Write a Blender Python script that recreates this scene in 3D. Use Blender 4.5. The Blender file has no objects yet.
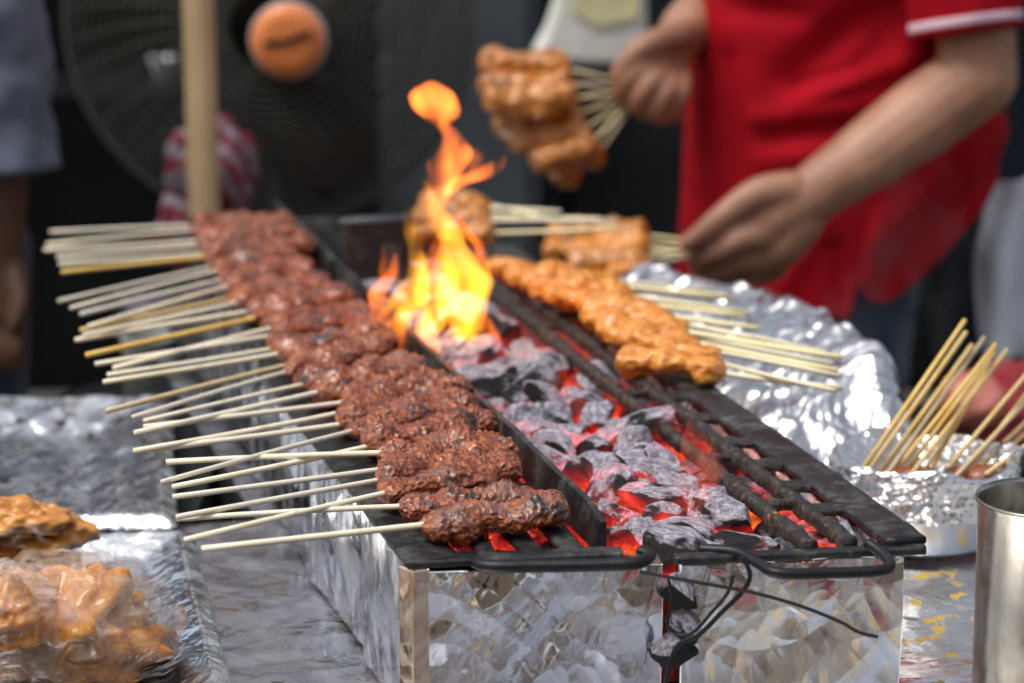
import bpy, bmesh, math, random
import numpy as np
from mathutils import Vector, Matrix, noise as mn
R = random.Random(7)
PI = math.pi
SC = bpy.context.scene
COL = SC.collection
rad = math.radians

# ------------------------------------------------------------------ camera model (used to measure world positions)
FPX, PITCH, CAMZ = 2600.0, rad(13.6), 1.42
def ray(px, py):
    x = (px - 512) / FPX; y = (341.5 - py) / FPX
    c, s = math.cos(PITCH), math.sin(PITCH)
    return Vector((x, c + y * s, -s + y * c))
def PZ(px, py, z):
    r = ray(px, py); return Vector((0, 0, CAMZ)) + r * ((z - CAMZ) / r.z)
def PY(px, py, Y):
    r = ray(px, py); return Vector((0, 0, CAMZ)) + r * (Y / r.y)
G = 0.90            # top of the grill
T = 0.78            # table top
A0 = math.atan2(762, 2675)
O0 = PZ(412, 560, G)
CU, SU = math.cos(A0), math.sin(A0)
def W(u, v, z): return Vector((O0.x + u * CU - v * SU, O0.y + u * SU + v * CU, z))
def UV(p):
    dx, dy = p.x - O0.x, p.y - O0.y
    return dx * CU + dy * SU, -dx * SU + dy * CU

# ------------------------------------------------------------------ object helpers
ORG = {}
def tag(o, label=None, cat=None, group=None, kind=None):
    if label: o['label'] = label
    if cat: o['category'] = cat
    if group: o['group'] = group
    if kind: o['kind'] = kind
    return o
def thing(name, label, cat, loc, group=None):
    o = bpy.data.objects.new(name, None); COL.objects.link(o)
    o.empty_display_size = 0.02
    o.location = loc; ORG[o.name] = Vector(loc)
    return tag(o, label, cat, group)
class MB:
    def __init__(s): s.v = []; s.f = []
    def add(s, vs, fs):
        n = len(s.v); s.v += [tuple(p) for p in vs]; s.f += [tuple(i + n for i in f) for f in fs]; return s
    def prism(s, poly, z0, z1):      # poly: list of (x,y) world, ccw
        n = len(poly)
        vs = [(p[0], p[1], z0) for p in poly] + [(p[0], p[1], z1) for p in poly]
        fs = [tuple(range(n))[::-1], tuple(range(n, 2 * n))] + [(i, (i + 1) % n, (i + 1) % n + n, i + n) for i in range(n)]
        return s.add(vs, fs)
    def box(s, x0, x1, y0, y1, z0, z1): return s.prism([(x0, y0), (x1, y0), (x1, y1), (x0, y1)], z0, z1)
    def uvbox(s, u0, u1, v0, v1, z0, z1):
        return s.prism([W(u0, v0, 0)[:2], W(u1, v0, 0)[:2], W(u1, v1, 0)[:2], W(u0, v1, 0)[:2]], z0, z1)
    def tube(s, pts, r, n=8, cap=True):
        pts = [Vector(p) for p in pts]
        rs = r if isinstance(r, (list, tuple)) else [r] * len(pts)
        up = Vector((0, 0, 1)); base = len(s.v); prev = None
        for i, p in enumerate(pts):
            t = (pts[min(i + 1, len(pts) - 1)] - pts[max(i - 1, 0)]).normalized()
            if prev is None:
                a = t.cross(up)
                if a.length < 1e-3: a = t.cross(Vector((1, 0, 0)))
            else: a = prev - t * prev.dot(t)
            a.normalize(); prev = a; b = t.cross(a)
            for k in range(n):
                th = 2 * PI * k / n
                s.v.append(tuple(p + a * (math.cos(th) * rs[i]) + b * (math.sin(th) * rs[i])))
        for i in range(len(pts) - 1):
            for k in range(n):
                q = base + i * n
                s.f.append((q + k, q + (k + 1) % n, q + n + (k + 1) % n, q + n + k))
        if cap:
            s.f.append(tuple(base + k for k in range(n))[::-1])
            q = base + (len(pts) - 1) * n
            s.f.append(tuple(q + k for k in range(n)))
        return s
    def lathe(s, prof, c, n=48):     # prof: (r, z) list
        b = len(s.v)
        for r, z in prof:
            for k in range(n):
                th = 2 * PI * k / n
                s.v.append((c[0] + r * math.cos(th), c[1] + r * math.sin(th), c[2] + z))
        for i in range(len(prof) - 1):
            for k in range(n):
                q = b + i * n
                s.f.append((q + k, q + (k + 1) % n, q + n + (k + 1) % n, q + n + k))
        return s
    def build(s, name, mat, parent=None, smooth=True, bevel=0, solid=0, sub=0):
        o = mesh_obj(name, s.v, s.f, mat, parent, smooth)
        if solid:
            m = o.modifiers.new('s', 'SOLIDIFY'); m.thickness = solid; m.offset = 0
        if bevel:
            m = o.modifiers.new('b', 'BEVEL'); m.width = bevel; m.segments = 2; m.limit_method = 'ANGLE'
        if sub:
            m = o.modifiers.new('u', 'SUBSURF'); m.levels = m.render_levels = sub
        return o
def mesh_obj(name, v, f, mat, parent=None, smooth=True):
    v = np.array([tuple(p) for p in v], dtype=float) if not isinstance(v, np.ndarray) else v
    if parent is not None: org = np.array(ORG[parent.name])
    else: org = np.array([(v[:, 0].min() + v[:, 0].max()) / 2, (v[:, 1].min() + v[:, 1].max()) / 2, v[:, 2].min()])
    me = bpy.data.meshes.new(name); me.from_pydata((v - org).tolist(), [], f); me.update()
    if smooth: me.polygons.foreach_set('use_smooth', [True] * len(me.polygons))
    if isinstance(mat, (list, tuple)):
        for m in mat: me.materials.append(m)
    elif mat: me.materials.append(mat)
    o = bpy.data.objects.new(name, me); COL.objects.link(o)
    if parent is not None: o.parent = parent; ORG[o.name] = ORG[parent.name]
    else: o.location = org; ORG[o.name] = Vector(org)
    return o
def grid_faces(nu, nv, wrap=False):
    fs = []
    m = nu if wrap else nu - 1
    for j in range(nv - 1):
        for i in range(m):
            a = j * nu + i; b = j * nu + (i + 1) % nu
            fs.append((a, b, b + nu, a + nu))
    return fs
def sharp_by_angle(o, deg=35):
    try:
        me = o.data; bm = bmesh.new(); bm.from_mesh(me)
        for e in bm.edges:
            if len(e.link_faces) == 2 and e.calc_face_angle(0) > rad(deg): e.smooth = False
        bm.to_mesh(me); bm.free()
    except Exception: pass
    return o
# vectorised crumple: triangle-wave creases in many directions, gently warped
def crumple(x, y, seed, f0=8.0, octs=4, per=4, amp=1.0, warp=0.25):
    rs = np.random.RandomState(seed); h = np.zeros_like(x)
    for o in range(octs):
        f = f0 * 1.9 ** o; a = amp / 1.75 ** o
        for k in range(per):
            th = rs.uniform(0, PI); ph = rs.uniform(0, 10, 4); ff = f * rs.uniform(.6, 1.4)
            wx = x + warp / f * np.sin(y * f * 1.3 + ph[1]) ; wy = y + warp / f * np.sin(x * f * 1.1 + ph[2])
            t = (wx * math.cos(th) + wy * math.sin(th)) * ff + ph[0]
            tri = np.abs((t % 2.0) - 1.0) * 2 - 1
            gate = .5 + .5 * np.sin(x * f * .5 + ph[3]) * np.cos(y * f * .45 + ph[1])
            h += a / per * tri * gate
    return h

def ridged(x, y, seed, f0=14., octs=4, sy=1.0, gain=.52):
    h = np.zeros(x.size); o = Vector((seed * 3.7, seed * 1.3, 0))
    for i, (a, b) in enumerate(zip(x.ravel(), y.ravel())):
        q = Vector((a * f0, b * f0 * sy, 0)) + o; w = mn.noise(q * .7) * .55; q = q + Vector((w, -w, 0)); am = 1; t = 0
        for k in range(octs):
            n_ = mn.noise(q); t += am * (1 - abs(n_) * 2.6) * (1 if k else .9); am *= gain; q = q * 2.03 + Vector((5.1, 2.3, 1.7))
        h[i] = t
    return h.reshape(x.shape)

# ------------------------------------------------------------------ materials
def newmat(name):
    m = bpy.data.materials.new(name); m.use_nodes = True
    nt = m.node_tree; p = nt.nodes['Principled BSDF']
    return m, nt, p
def N(nt, t, **kw):
    n = nt.nodes.new(t)
    for k, v in kw.items():
        if k in n.inputs: n.inputs[k].default_value = v
        else: setattr(n, k, v)
    return n
def ramp(nt, fac, stops):
    r = nt.nodes.new('ShaderNodeValToRGB'); e = r.color_ramp.elements
    while len(e) < len(stops): e.new(0.5)
    for i, (p, c) in enumerate(stops):
        e[i].position = p; e[i].color = (*c, 1) if len(c) == 3 else c
    nt.links.new(fac, r.inputs[0]); return r.outputs[0]
def coord(nt, kind='Object', scale=(1, 1, 1)):
    tc = nt.nodes.new('ShaderNodeTexCoord'); mp = nt.nodes.new('ShaderNodeMapping')
    mp.inputs['Scale'].default_value = scale
    nt.links.new(tc.outputs[kind], mp.inputs[0]); return mp.outputs[0]
def tex(nt, co, scale, detail=4, rough=.55, kind='ShaderNodeTexNoise', dist=0):
    n = nt.nodes.new(kind); n.inputs['Scale'].default_value = scale
    if kind == 'ShaderNodeTexNoise':
        n.inputs['Detail'].default_value = detail; n.inputs['Roughness'].default_value = rough; n.inputs['Distortion'].default_value = dist
    nt.links.new(co, n.inputs['Vector']); return n
def bump(nt, p, h, strength=.5, dist=.002, prev=None):
    b = nt.nodes.new('ShaderNodeBump'); b.inputs['Strength'].default_value = strength; b.inputs['Distance'].default_value = dist
    nt.links.new(h, b.inputs['Height'])
    if prev: nt.links.new(prev, b.inputs['Normal'])
    if p: nt.links.new(b.outputs[0], p.inputs['Normal'])
    return b.outputs[0]
def mathn(nt, op, a, b=None, clamp=False):
    n = nt.nodes.new('ShaderNodeMath'); n.operation = op; n.use_clamp = clamp
    for i, x in enumerate((a, b)):
        if x is None: continue
        if isinstance(x, (int, float)): n.inputs[i].default_value = x
        else: nt.links.new(x, n.inputs[i])
    return n.outputs[0]
def mixc(nt, fac, a, b):
    n = nt.nodes.new('ShaderNodeMix'); n.data_type = 'RGBA'
    for k, x in ((0, fac), (6, a), (7, b)):
        if isinstance(x, (int, float)): n.inputs[k].default_value = x
        elif isinstance(x, tuple): n.inputs[k].default_value = (*x, 1)
        else: nt.links.new(x, n.inputs[k])
    return n.outputs[2]
def simple(name, col, rough=.6, metal=0, var=.25, scale=20, bmp=.2, bscale=60, bdist=.001, coat=0):
    m, nt, p = newmat(name); co = coord(nt)
    n = tex(nt, co, scale)
    c2 = tuple(max(0, c * (1 - var)) for c in col); c1 = tuple(min(1, c * (1 + var)) for c in col)
    nt.links.new(ramp(nt, n.outputs[0], [(.3, c2), (.7, c1)]), p.inputs['Base Color'])
    p.inputs['Roughness'].default_value = rough; p.inputs['Metallic'].default_value = metal
    p.inputs['Coat Weight'].default_value = coat; p.inputs['Coat Roughness'].default_value = .1
    if bmp: bump(nt, p, tex(nt, co, bscale).outputs[0], bmp, bdist)
    return m
def dull(m):
    m.node_tree.nodes['Principled BSDF'].inputs['Specular IOR Level'].default_value = .08; return m
def foil_mat(name, rough=.16, scale=60, strength=.6, stain=None, tint=(.9, .9, .9), bd=.0025):
    m, nt, p = newmat(name); co = coord(nt)
    p.inputs['Metallic'].default_value = 1
    w = tex(nt, co, scale * .35, 2)
    mx = nt.nodes.new('ShaderNodeMixRGB'); mx.blend_type = 'ADD'; mx.inputs[0].default_value = .035
    nt.links.new(co, mx.inputs[1]); nt.links.new(w.outputs['Color'], mx.inputs[2])
    v1 = tex(nt, mx.outputs[0], scale, kind='ShaderNodeTexVoronoi'); v2 = tex(nt, mx.outputs[0], scale * 2.7, kind='ShaderNodeTexVoronoi')
    h = mathn(nt, 'ADD', v1.outputs['Distance'], mathn(nt, 'MULTIPLY', v2.outputs['Distance'], .4))
    nb = bump(nt, None, h, strength, bd)
    bump(nt, p, tex(nt, co, scale * .6, 3, .6, dist=1.2).outputs[0], strength * .8, bd * 2.2, nb)
    n2 = tex(nt, co, 25, 3)
    nt.links.new(ramp(nt, n2.outputs[0], [(.35, (rough * .6,) * 3), (.7, (rough * 1.8,) * 3)]), p.inputs['Roughness'])
    if stain:
        col, lo, hi, sc = stain
        s = tex(nt, co, sc, 5, .65)
        f = ramp(nt, s.outputs[0], [(lo, (0, 0, 0)), (hi, (1, 1, 1))])
        nt.links.new(mixc(nt, f, tint, col), p.inputs['Base Color'])
        nt.links.new(mathn(nt, 'SUBTRACT', 1.0, mathn(nt, 'MULTIPLY', f, .9)), p.inputs['Metallic'])
    else: p.inputs['Base Color'].default_value = (*tint, 1)
    return m
M = {}
M['foil'] = foil_mat('foil', .17, 45, .5)
M['foil_side'] = foil_mat('foil_side', .2, 26, .3)
M['foil_front'] = foil_mat('foil_front', .12, 16, .14)
M['foil_fine'] = foil_mat('foil_fine', .14, 80, .7)
M['foil_heap'] = foil_mat('foil_heap', .24, 45, .4, tint=(.64, .64, .65))
M['foil_corner'] = foil_mat('foil_corner', .22, 30, .4, tint=(.78, .62, .46))
M['foil_ash'] = foil_mat('foil_ash', .2, 50, .5, stain=((.03, .028, .028), .52, .6, 38))
M['foil_oil'] = foil_mat('foil_oil', .2, 30, .35, stain=((.75, .45, .02), .57, .6, 45))
M['foil_dirty'] = foil_mat('foil_dirty', .25, 28, .5, stain=((.05, .045, .02), .6, .68, 30), tint=(.62, .6, .63))
M['bamboo'] = None
def bamboo(name, c1, c2):
    m, nt, p = newmat(name)
    oi = nt.nodes.new('ShaderNodeObjectInfo'); co = coord(nt)
    n = tex(nt, co, 45, 3, dist=.5)
    a = ramp(nt, n.outputs[0], [(.3, c1), (.62, c2), (.8, (c1[0] * .75, c1[1] * .6, c1[2] * .4))])
    h = nt.nodes.new('ShaderNodeHueSaturation'); nt.links.new(a, h.inputs['Color'])
    nt.links.new(mathn(nt, 'ADD', .8, mathn(nt, 'MULTIPLY', oi.outputs['Random'], .35)), h.inputs['Value'])
    nt.links.new(mathn(nt, 'ADD', .8, mathn(nt, 'MULTIPLY', oi.outputs['Random'], .5)), h.inputs['Saturation'])
    nt.links.new(h.outputs[0], p.inputs['Base Color']); p.inputs['Roughness'].default_value = .55
    return m
M['bamboo'] = bamboo('bamboo', (.94, .83, .62), (.96, .9, .74))
M['bamboo_warm'] = bamboo('bamboo_warm', (.8, .54, .22), (.86, .66, .34))
M['bamboo_cream'] = bamboo('bamboo_cream', (.93, .82, .5), (.95, .88, .62))
def meat_mat(name, dark, mid, light, char, rough=.28, coat=.5, sss=.05, sc=1.0, chr_lo=.62):
    m, nt, p = newmat(name); co = coord(nt)
    oi = nt.nodes.new('ShaderNodeObjectInfo')
    off = nt.nodes.new('ShaderNodeVectorMath'); off.operation = 'ADD'
    cb = nt.nodes.new('ShaderNodeCombineXYZ'); r10 = mathn(nt, 'MULTIPLY', oi.outputs['Random'], 10.)
    for i in range(3): nt.links.new(r10, cb.inputs[i])
    nt.links.new(co, off.inputs[0]); nt.links.new(cb.outputs[0], off.inputs[1]); co = off.outputs[0]
    n1 = tex(nt, co, 210 * sc, 7, .75); n2 = tex(nt, co, 45 * sc, 4, .6)
    c = ramp(nt, n1.outputs[0], [(.36, dark), (.5, mid), (.64, light)])
    f = ramp(nt, n2.outputs[0], [(chr_lo, (0, 0, 0)), (chr_lo + .12, (1, 1, 1))])
    if name == 'beef':
        n4 = tex(nt, co, 22, 2); g_ = ramp(nt, n4.outputs[0], [(.58, (0, 0, 0)), (.7, (.6,) * 3)]); c = mixc(nt, g_, c, (.3, .17, .13))
        n5 = tex(nt, co, 30, 3); g5 = ramp(nt, n5.outputs[0], [(.55, (0, 0, 0)), (.7, (.55,) * 3)]); c = mixc(nt, g5, c, (.5, .12, .02))
    nt.links.new(mixc(nt, f, c, char), p.inputs['Base Color'])
    n3 = tex(nt, co, 480 * sc, 4, .65)
    nt.links.new(ramp(nt, n1.outputs[0], [(.35, (rough * .6,) * 3), (.7, (rough * 2.0,) * 3)]), p.inputs['Roughness'])
    nb = bump(nt, None, n1.outputs[0], .6, .0016 if name == 'beef' else .0028)
    bump(nt, p, n3.outputs[0], .5, .0011, nb)
    p.inputs['Coat Weight'].default_value = coat; p.inputs['Coat Roughness'].default_value = .07
    p.inputs['Subsurface Weight'].default_value = sss; p.inputs['Subsurface Radius'].default_value = (.008, .003, .001); p.inputs['Subsurface Scale'].default_value = .5
    return m
M['beef'] = meat_mat('beef', (.06, .012, .004), (.28, .052, .010), (.62, .2, .035), (.03, .018, .014), .25, .7, chr_lo=.55)
M['chicken'] = meat_mat('chicken', (.52, .15, .01), (.78, .27, .02), (.9, .46, .07), (.38, .09, .01), .25, .6, .15, .6, .66)
M['chicken_brown'] = meat_mat('chicken_brown', (.3, .08, .01), (.58, .2, .025), (.78, .38, .07), (.09, .025, .01), .22, .7, .08, .6, .6)
def coal_mat(name, glow, ashy):
    m, nt, p = newmat(name)
    co = coord(nt); oi = nt.nodes.new('ShaderNodeObjectInfo')
    geo = nt.nodes.new('ShaderNodeNewGeometry'); sep = nt.nodes.new('ShaderNodeSeparateXYZ'); nt.links.new(geo.outputs['Normal'], sep.inputs[0])
    sp = nt.nodes.new('ShaderNodeSeparateXYZ'); nt.links.new(geo.outputs['Position'], sp.inputs[0])
    grain = tex(nt, coord(nt, 'Object', (1, .25, 1)), 3.2, 6, .7)          # lump meshes are about 1 unit across
    n1 = tex(nt, co, 1.1, 4, .6)
    a = mathn(nt, 'SUBTRACT', mathn(nt, 'MULTIPLY', sep.outputs[2], .42), .12)
    a = mathn(nt, 'ADD', a, mathn(nt, 'MULTIPLY', n1.outputs[0], 1.0)); a = mathn(nt, 'ADD', a, mathn(nt, 'MULTIPLY', grain.outputs[0], .3)); a = mathn(nt, 'ADD', a, .02)
    a = mathn(nt, 'ADD', a, mathn(nt, 'MULTIPLY', oi.outputs['Random'], .16))
    ash = ramp(nt, mathn(nt, 'ADD', a, ashy), [(.89, (0, 0, 0)), (1.1, (1, 1, 1))])
    fine = tex(nt, coord(nt, 'Object', (2.4, 1.1, 2.4)), 4, 6, .72)
    ashc = ramp(nt, fine.outputs[0], [(.34, (.12, .10, .13)), (.5, (.42, .39, .45)), (.66, (.82, .8, .86))])
    nt.links.new(mixc(nt, ash, (.012, .010, .012), ashc), p.inputs['Base Color'])
    p.inputs['Roughness'].default_value = .75
    # heat: deep in the bed and in patches
    n2 = tex(nt, coord(nt, 'Object'), 1.3, 3, .5)
    zz = mathn(nt, 'MULTIPLY', mathn(nt, 'SUBTRACT', .884, sp.outputs[2]), 14.)
    hot = mathn(nt, 'ADD', zz, mathn(nt, 'MULTIPLY', n2.outputs[0], 1.5))
    hot = mathn(nt, 'SUBTRACT', hot, mathn(nt, 'MULTIPLY', sep.outputs[2], .28))
    hot = mathn(nt, 'ADD', hot, glow + .12)
    hr = ramp(nt, mathn(nt, 'MULTIPLY', hot, .6, ), [(.48, (0, 0, 0)), (.62, (.14, .005, .006)), (.78, (.6, .018, .012)), (.92, (1., .075, .012)), (1., (1., .18, .02))])
    crack = ramp(nt, grain.outputs[0], [(.3, (1.5,) * 3), (.65, (.35,) * 3)])
    mm = nt.nodes.new('ShaderNodeMixRGB'); mm.blend_type = 'MULTIPLY'; mm.inputs[0].default_value = 1
    nt.links.new(hr, mm.inputs[1]); nt.links.new(crack, mm.inputs[2])
    nt.links.new(mm.outputs[0], p.inputs['Emission Color']); p.inputs['Emission Strength'].default_value = .95
    nb = bump(nt, None, grain.outputs[0], .5, .09); bump(nt, p, fine.outputs[0], .4, .04, nb)
    return m
M['coal'] = coal_mat('coal', -.02, .0)
M['coal_hot'] = coal_mat('coal_hot', .42, .02)
M['coal_cold'] = coal_mat('coal_cold', -2.5, .16)
M['coal_ash'] = coal_mat('coal_ash', .0, .22)
def bed_mat():
    m, nt, p = newmat('ember_bed'); co = coord(nt)
    n = tex(nt, co, 28, 5, .6)
    nt.links.new(ramp(nt, n.outputs[0], [(.4, (.01, .0, .0)), (.52, (.4, .012, .004)), (.64, (1, .07, .01)), (.78, (1, .22, .03))]), p.inputs['Emission Color'])
    p.inputs['Emission Strength'].default_value = .8; p.inputs['Base Color'].default_value = (.03, .025, .025, 1)
    bump(nt, p, n.outputs[0], .8, .01); return m
M['bed'] = bed_mat()
def iron():
    m, nt, p = newmat('cast_iron'); co = coord(nt)
    n = tex(nt, co, 40, 6, .65); n2 = tex(nt, co, 260, 4, .6)
    c = ramp(nt, n.outputs[0], [(.35, (.01, .01, .011)), (.52, (.035, .035, .035)), (.68, (.12, .118, .105))])
    nt.links.new(c, p.inputs['Base Color']); p.inputs['Metallic'].default_value = .35
    nt.links.new(ramp(nt, n.outputs[0], [(.3, (.3,) * 3), (.7, (.65,) * 3)]), p.inputs['Roughness'])
    nb = bump(nt, None, n.outputs[0], .5, .003); bump(nt, p, n2.outputs[0], .5, .0008, nb); return m
M['iron'] = iron()
def crust():
    m, nt, p = newmat('charred_crust'); co = coord(nt)
    n = tex(nt, co, 150, 5, .7); n2 = tex(nt, co, 60, 2)
    c = ramp(nt, n.outputs[0], [(.35, (.006, .006, .006)), (.52, (.03, .026, .023)), (.68, (.13, .1, .07))])
    f = ramp(nt, n2.outputs[0], [(.7, (0, 0, 0)), (.76, (1, 1, 1))])
    nt.links.new(mixc(nt, f, c, (.5, .22, .02)), p.inputs['Base Color'])
    p.inputs['Roughness'].default_value = .45; bump(nt, p, n.outputs[0], 1, .004); return m
M['crust'] = crust()
M['wire'] = simple('black_wire', (.02, .02, .022), .4, .5, .4, 40, .4, 200)
M['steel'] = None
def steel():
    m, nt, p = newmat('steel'); co = coord(nt); p.inputs['Metallic'].default_value = 1
    n = tex(nt, coord(nt, 'Object', (8, 8, 1)), 8, 3); n2 = tex(nt, co, 35, 4, .6)
    nt.links.new(ramp(nt, n2.outputs[0], [(.35, (.44, .42, .37)), (.6, (.34, .32, .28)), (.72, (.2, .17, .12))]), p.inputs['Base Color'])
    nt.links.new(ramp(nt, n.outputs[0], [(.3, (.2,) * 3), (.7, (.34,) * 3)]), p.inputs['Roughness'])
    bump(nt, p, n2.outputs[0], .15, .002); return m
M['steel'] = steel()
def skin(name, c, c2):
    m, nt, p = newmat(name); co = coord(nt); n = tex(nt, co, 14, 5, .6); n2 = tex(nt, co, 350, 3)
    nt.links.new(ramp(nt, n.outputs[0], [(.32, c2), (.65, c)]), p.inputs['Base Color'])
    p.inputs['Roughness'].default_value = .48; p.inputs['Subsurface Weight'].default_value = .12
    p.inputs['Subsurface Radius'].default_value = (.012, .005, .002); p.inputs['Subsurface Scale'].default_value = .6
    nb = bump(nt, None, n.outputs[0], .25, .006); bump(nt, p, n2.outputs[0], .2, .0006, nb); return m
M['skin'] = skin('skin', (.45, .235, .145), (.27, .12, .07))
M['skin_dark'] = skin('skin_dark', (.14, .065, .035), (.09, .04, .02))
def cloth(name, c, c2, wscale=900, rough=.85, sc=9, fade=None):
    m, nt, p = newmat(name); co = coord(nt); n = tex(nt, co, sc, 5, .6)
    nt.links.new(ramp(nt, n.outputs[0], [(.3, c2), (.65, c)]), p.inputs['Base Color'])
    p.inputs['Roughness'].default_value = rough; p.inputs['Sheen Weight'].default_value = .15
    w = tex(nt, co, wscale, 1); nb = bump(nt, None, tex(nt, co, 30, 3).outputs[0], .25, .004); bump(nt, p, w.outputs[0], .35, .0006, nb); return m
M['red'] = cloth('red_pique', (.40, .003, .012), (.31, .002, .009))
M['red'].node_tree.nodes['Principled BSDF'].inputs['Sheen Weight'].default_value = 0; M['red'].node_tree.nodes['Principled BSDF'].inputs['Specular IOR Level'].default_value = .15
M['pink_trim'] = cloth('pale_pink_trim', (.75, .55, .62), (.65, .45, .55))
M['jeans'] = cloth('dark_denim', (.028, .052, .09), (.016, .03, .055), sc=20)
M['grey_shirt'] = cloth('grey_shirt', (.15, .175, .235), (.10, .12, .165))
M['white_cloth'] = cloth('white_cloth', (.85, .87, .9), (.72, .74, .8))
M['dark_red'] = cloth('dark_red_cloth', (.3, .02, .03), (.2, .015, .02))
M['pink_skin'] = simple('pink_plastic', (.6, .2, .16), .4)
M['wood'] = simple('pale_wood', (.78, .56, .3), .55, 0, .18, 6, .2, 20)
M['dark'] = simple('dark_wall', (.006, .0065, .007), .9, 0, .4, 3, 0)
M['dark_blue'] = simple('dark_tarp', (.012, .016, .023), .6, 0, .4, 3, .3, 5, .02)
M['grey_metal'] = simple('grey_metal', (.07, .082, .092), .55, .1, .25, 5, .1)
M['dark_grey'] = simple('dark_grey_paint', (.022, .026, .026), .6, 0, .3, 4, .1)
M['ground'] = simple('concrete_paving', (.13, .12, .105), .85, 0, .3, 4, .4, 120, .003)
M['cage'] = simple('cage_wire', (.085, .09, .075), .4, .3, .2, 9, 0)
M['orange'] = simple('orange_plastic', (.95, .3, .09), .35, 0, .06, 9, 0)
M['fan_dark'] = simple('fan_dark', (.012, .011, .010), .5)
M['blade'] = simple('fan_blade', (.03, .013, .008), .3, 0, .3, 6, 0)
M['green_plastic'] = simple('pale_green_plastic', (.93, .97, .82), .45, 0, .15, 8, .5, 15, .01)
M['yellow_plastic'] = simple('pale_yellow_plastic', (.93, .9, .5), .45, 0, .15, 8, .5, 15, .01)
M['white_plastic'] = simple('white_plastic', (.75, .75, .78), .3, 0, .06, 9, 0)
M['tan'] = simple('tan_plaster', (.42, .3, .2), .85, 0, .2, 2, .2, 8)
M['roof'] = simple('stall_roof', (.12, .12, .12), .8, 0, .2, 2, .1)
for k in ('dark', 'dark_blue', 'fan_dark', 'dark_grey', 'blade'): dull(M[k])
def stripes():
    m, nt, p = newmat('red_white_stripes'); co = coord(nt, 'Object', (1, 1, 1))
    w = nt.nodes.new('ShaderNodeTexWave'); w.bands_direction = 'DIAGONAL'; w.inputs['Scale'].default_value = 14; w.inputs['Distortion'].default_value = 4; w.inputs['Detail'].default_value = 1
    nt.links.new(co, w.inputs[0])
    nt.links.new(ramp(nt, w.outputs[0], [(.45, (.24, .015, .035)), (.6, (.27, .24, .27))]), p.inputs['Base Color']); p.inputs['Roughness'].default_value = .5; return m
M['stripes'] = stripes()
def plastic_film():
    m, nt, p = newmat('clear_film'); co = coord(nt)
    p.inputs['Base Color'].default_value = (.95, .88, .82, 1); p.inputs['Roughness'].default_value = .14
    p.inputs['Alpha'].default_value = .3; p.inputs['IOR'].default_value = 1.5; p.inputs['Specular IOR Level'].default_value = .9
    n = tex(nt, co, 16, 3, .5, dist=2.5); n2 = tex(nt, co, 18, 3, dist=1.5)
    f = ramp(nt, n2.outputs[0], [(.4, (.10,) * 3), (.66, (.5,) * 3)]); nt.links.new(f, p.inputs['Alpha'])
    s = ramp(nt, tex(nt, co, 22, 4).outputs[0], [(.45, (.88, .82, .78)), (.62, (.75, .38, .12))]); nt.links.new(s, p.inputs['Base Color'])
    bump(nt, p, n.outputs[0], 1, .012); return m
M['film'] = plastic_film()
def marinade():
    m = meat_mat('marinated_meat', (.5, .13, .01), (.72, .28, .02), (.82, .45, .08), (.35, .09, .01), .15, .9, .1, .5, .7); return m
M['marinade'] = marinade()
def flame_mat(name, c_lo, c_hi, st, z0, z1, nscale=18):
    m = bpy.data.materials.new(name); m.use_nodes = True; nt = m.node_tree
    for n in list(nt.nodes): nt.nodes.remove(n)
    out = nt.nodes.new('ShaderNodeOutputMaterial'); em = nt.nodes.new('ShaderNodeEmission'); nt.links.new(em.outputs[0], out.inputs['Volume'])
    geo = nt.nodes.new('ShaderNodeNewGeometry'); sp = nt.nodes.new('ShaderNodeSeparateXYZ'); nt.links.new(geo.outputs['Position'], sp.inputs[0])
    t = mathn(nt, 'DIVIDE', mathn(nt, 'SUBTRACT', sp.outputs[2], z0), z1 - z0, True)
    n = tex(nt, coord(nt, 'Object', (1, 1, .3)), nscale * 1.7, 3, .5, dist=.8)
    nt.links.new(ramp(nt, mathn(nt, 'ADD', t, mathn(nt, 'MULTIPLY', mathn(nt, 'SUBTRACT', n.outputs[0], .5), .6)), [(0, c_lo), (.55, c_lo), (1, c_hi)]), em.inputs['Color'])
    k = ramp(nt, n.outputs[0], [(.38, (.03,) * 3), (.62, (1.7,) * 3)])
    nt.links.new(mathn(nt, 'MULTIPLY', k, st), em.inputs['Strength'])
    m.cycles.volume_step_rate = 1.0
    return m
M['flame_core'] = flame_mat('flame_core', (1., .36, .02), (1., .22, .015), 70, .9, 1.08)
M['flame_edge'] = flame_mat('flame_edge', (1., .17, .012), (1., .16, .022), 85, .9, 1.1)
M['flame_puff'] = flame_mat('flame_puff', (1., .19, .025), (1., .19, .025), 95, .9, 1.1)
M['flame_low'] = flame_mat('flame_low', (1., .10, .015), (1., .14, .03), 13, .86, .93, 40)

# ------------------------------------------------------------------ setting
gm = MB(); gm.box(-60, 60, -60, 80, -.2, 0)
tag(gm.build('ground', M['ground'], None, False), 'worn grey concrete paving under and around the stall', kind='structure')
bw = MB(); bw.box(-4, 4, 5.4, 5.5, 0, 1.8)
tag(bw.build('stall_back_wall', M['dark'], None, False), 'back wall closing the food stall, its darkness put in as black', 'wall')  # the stall's shade is put into the near-black wall colour

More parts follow.
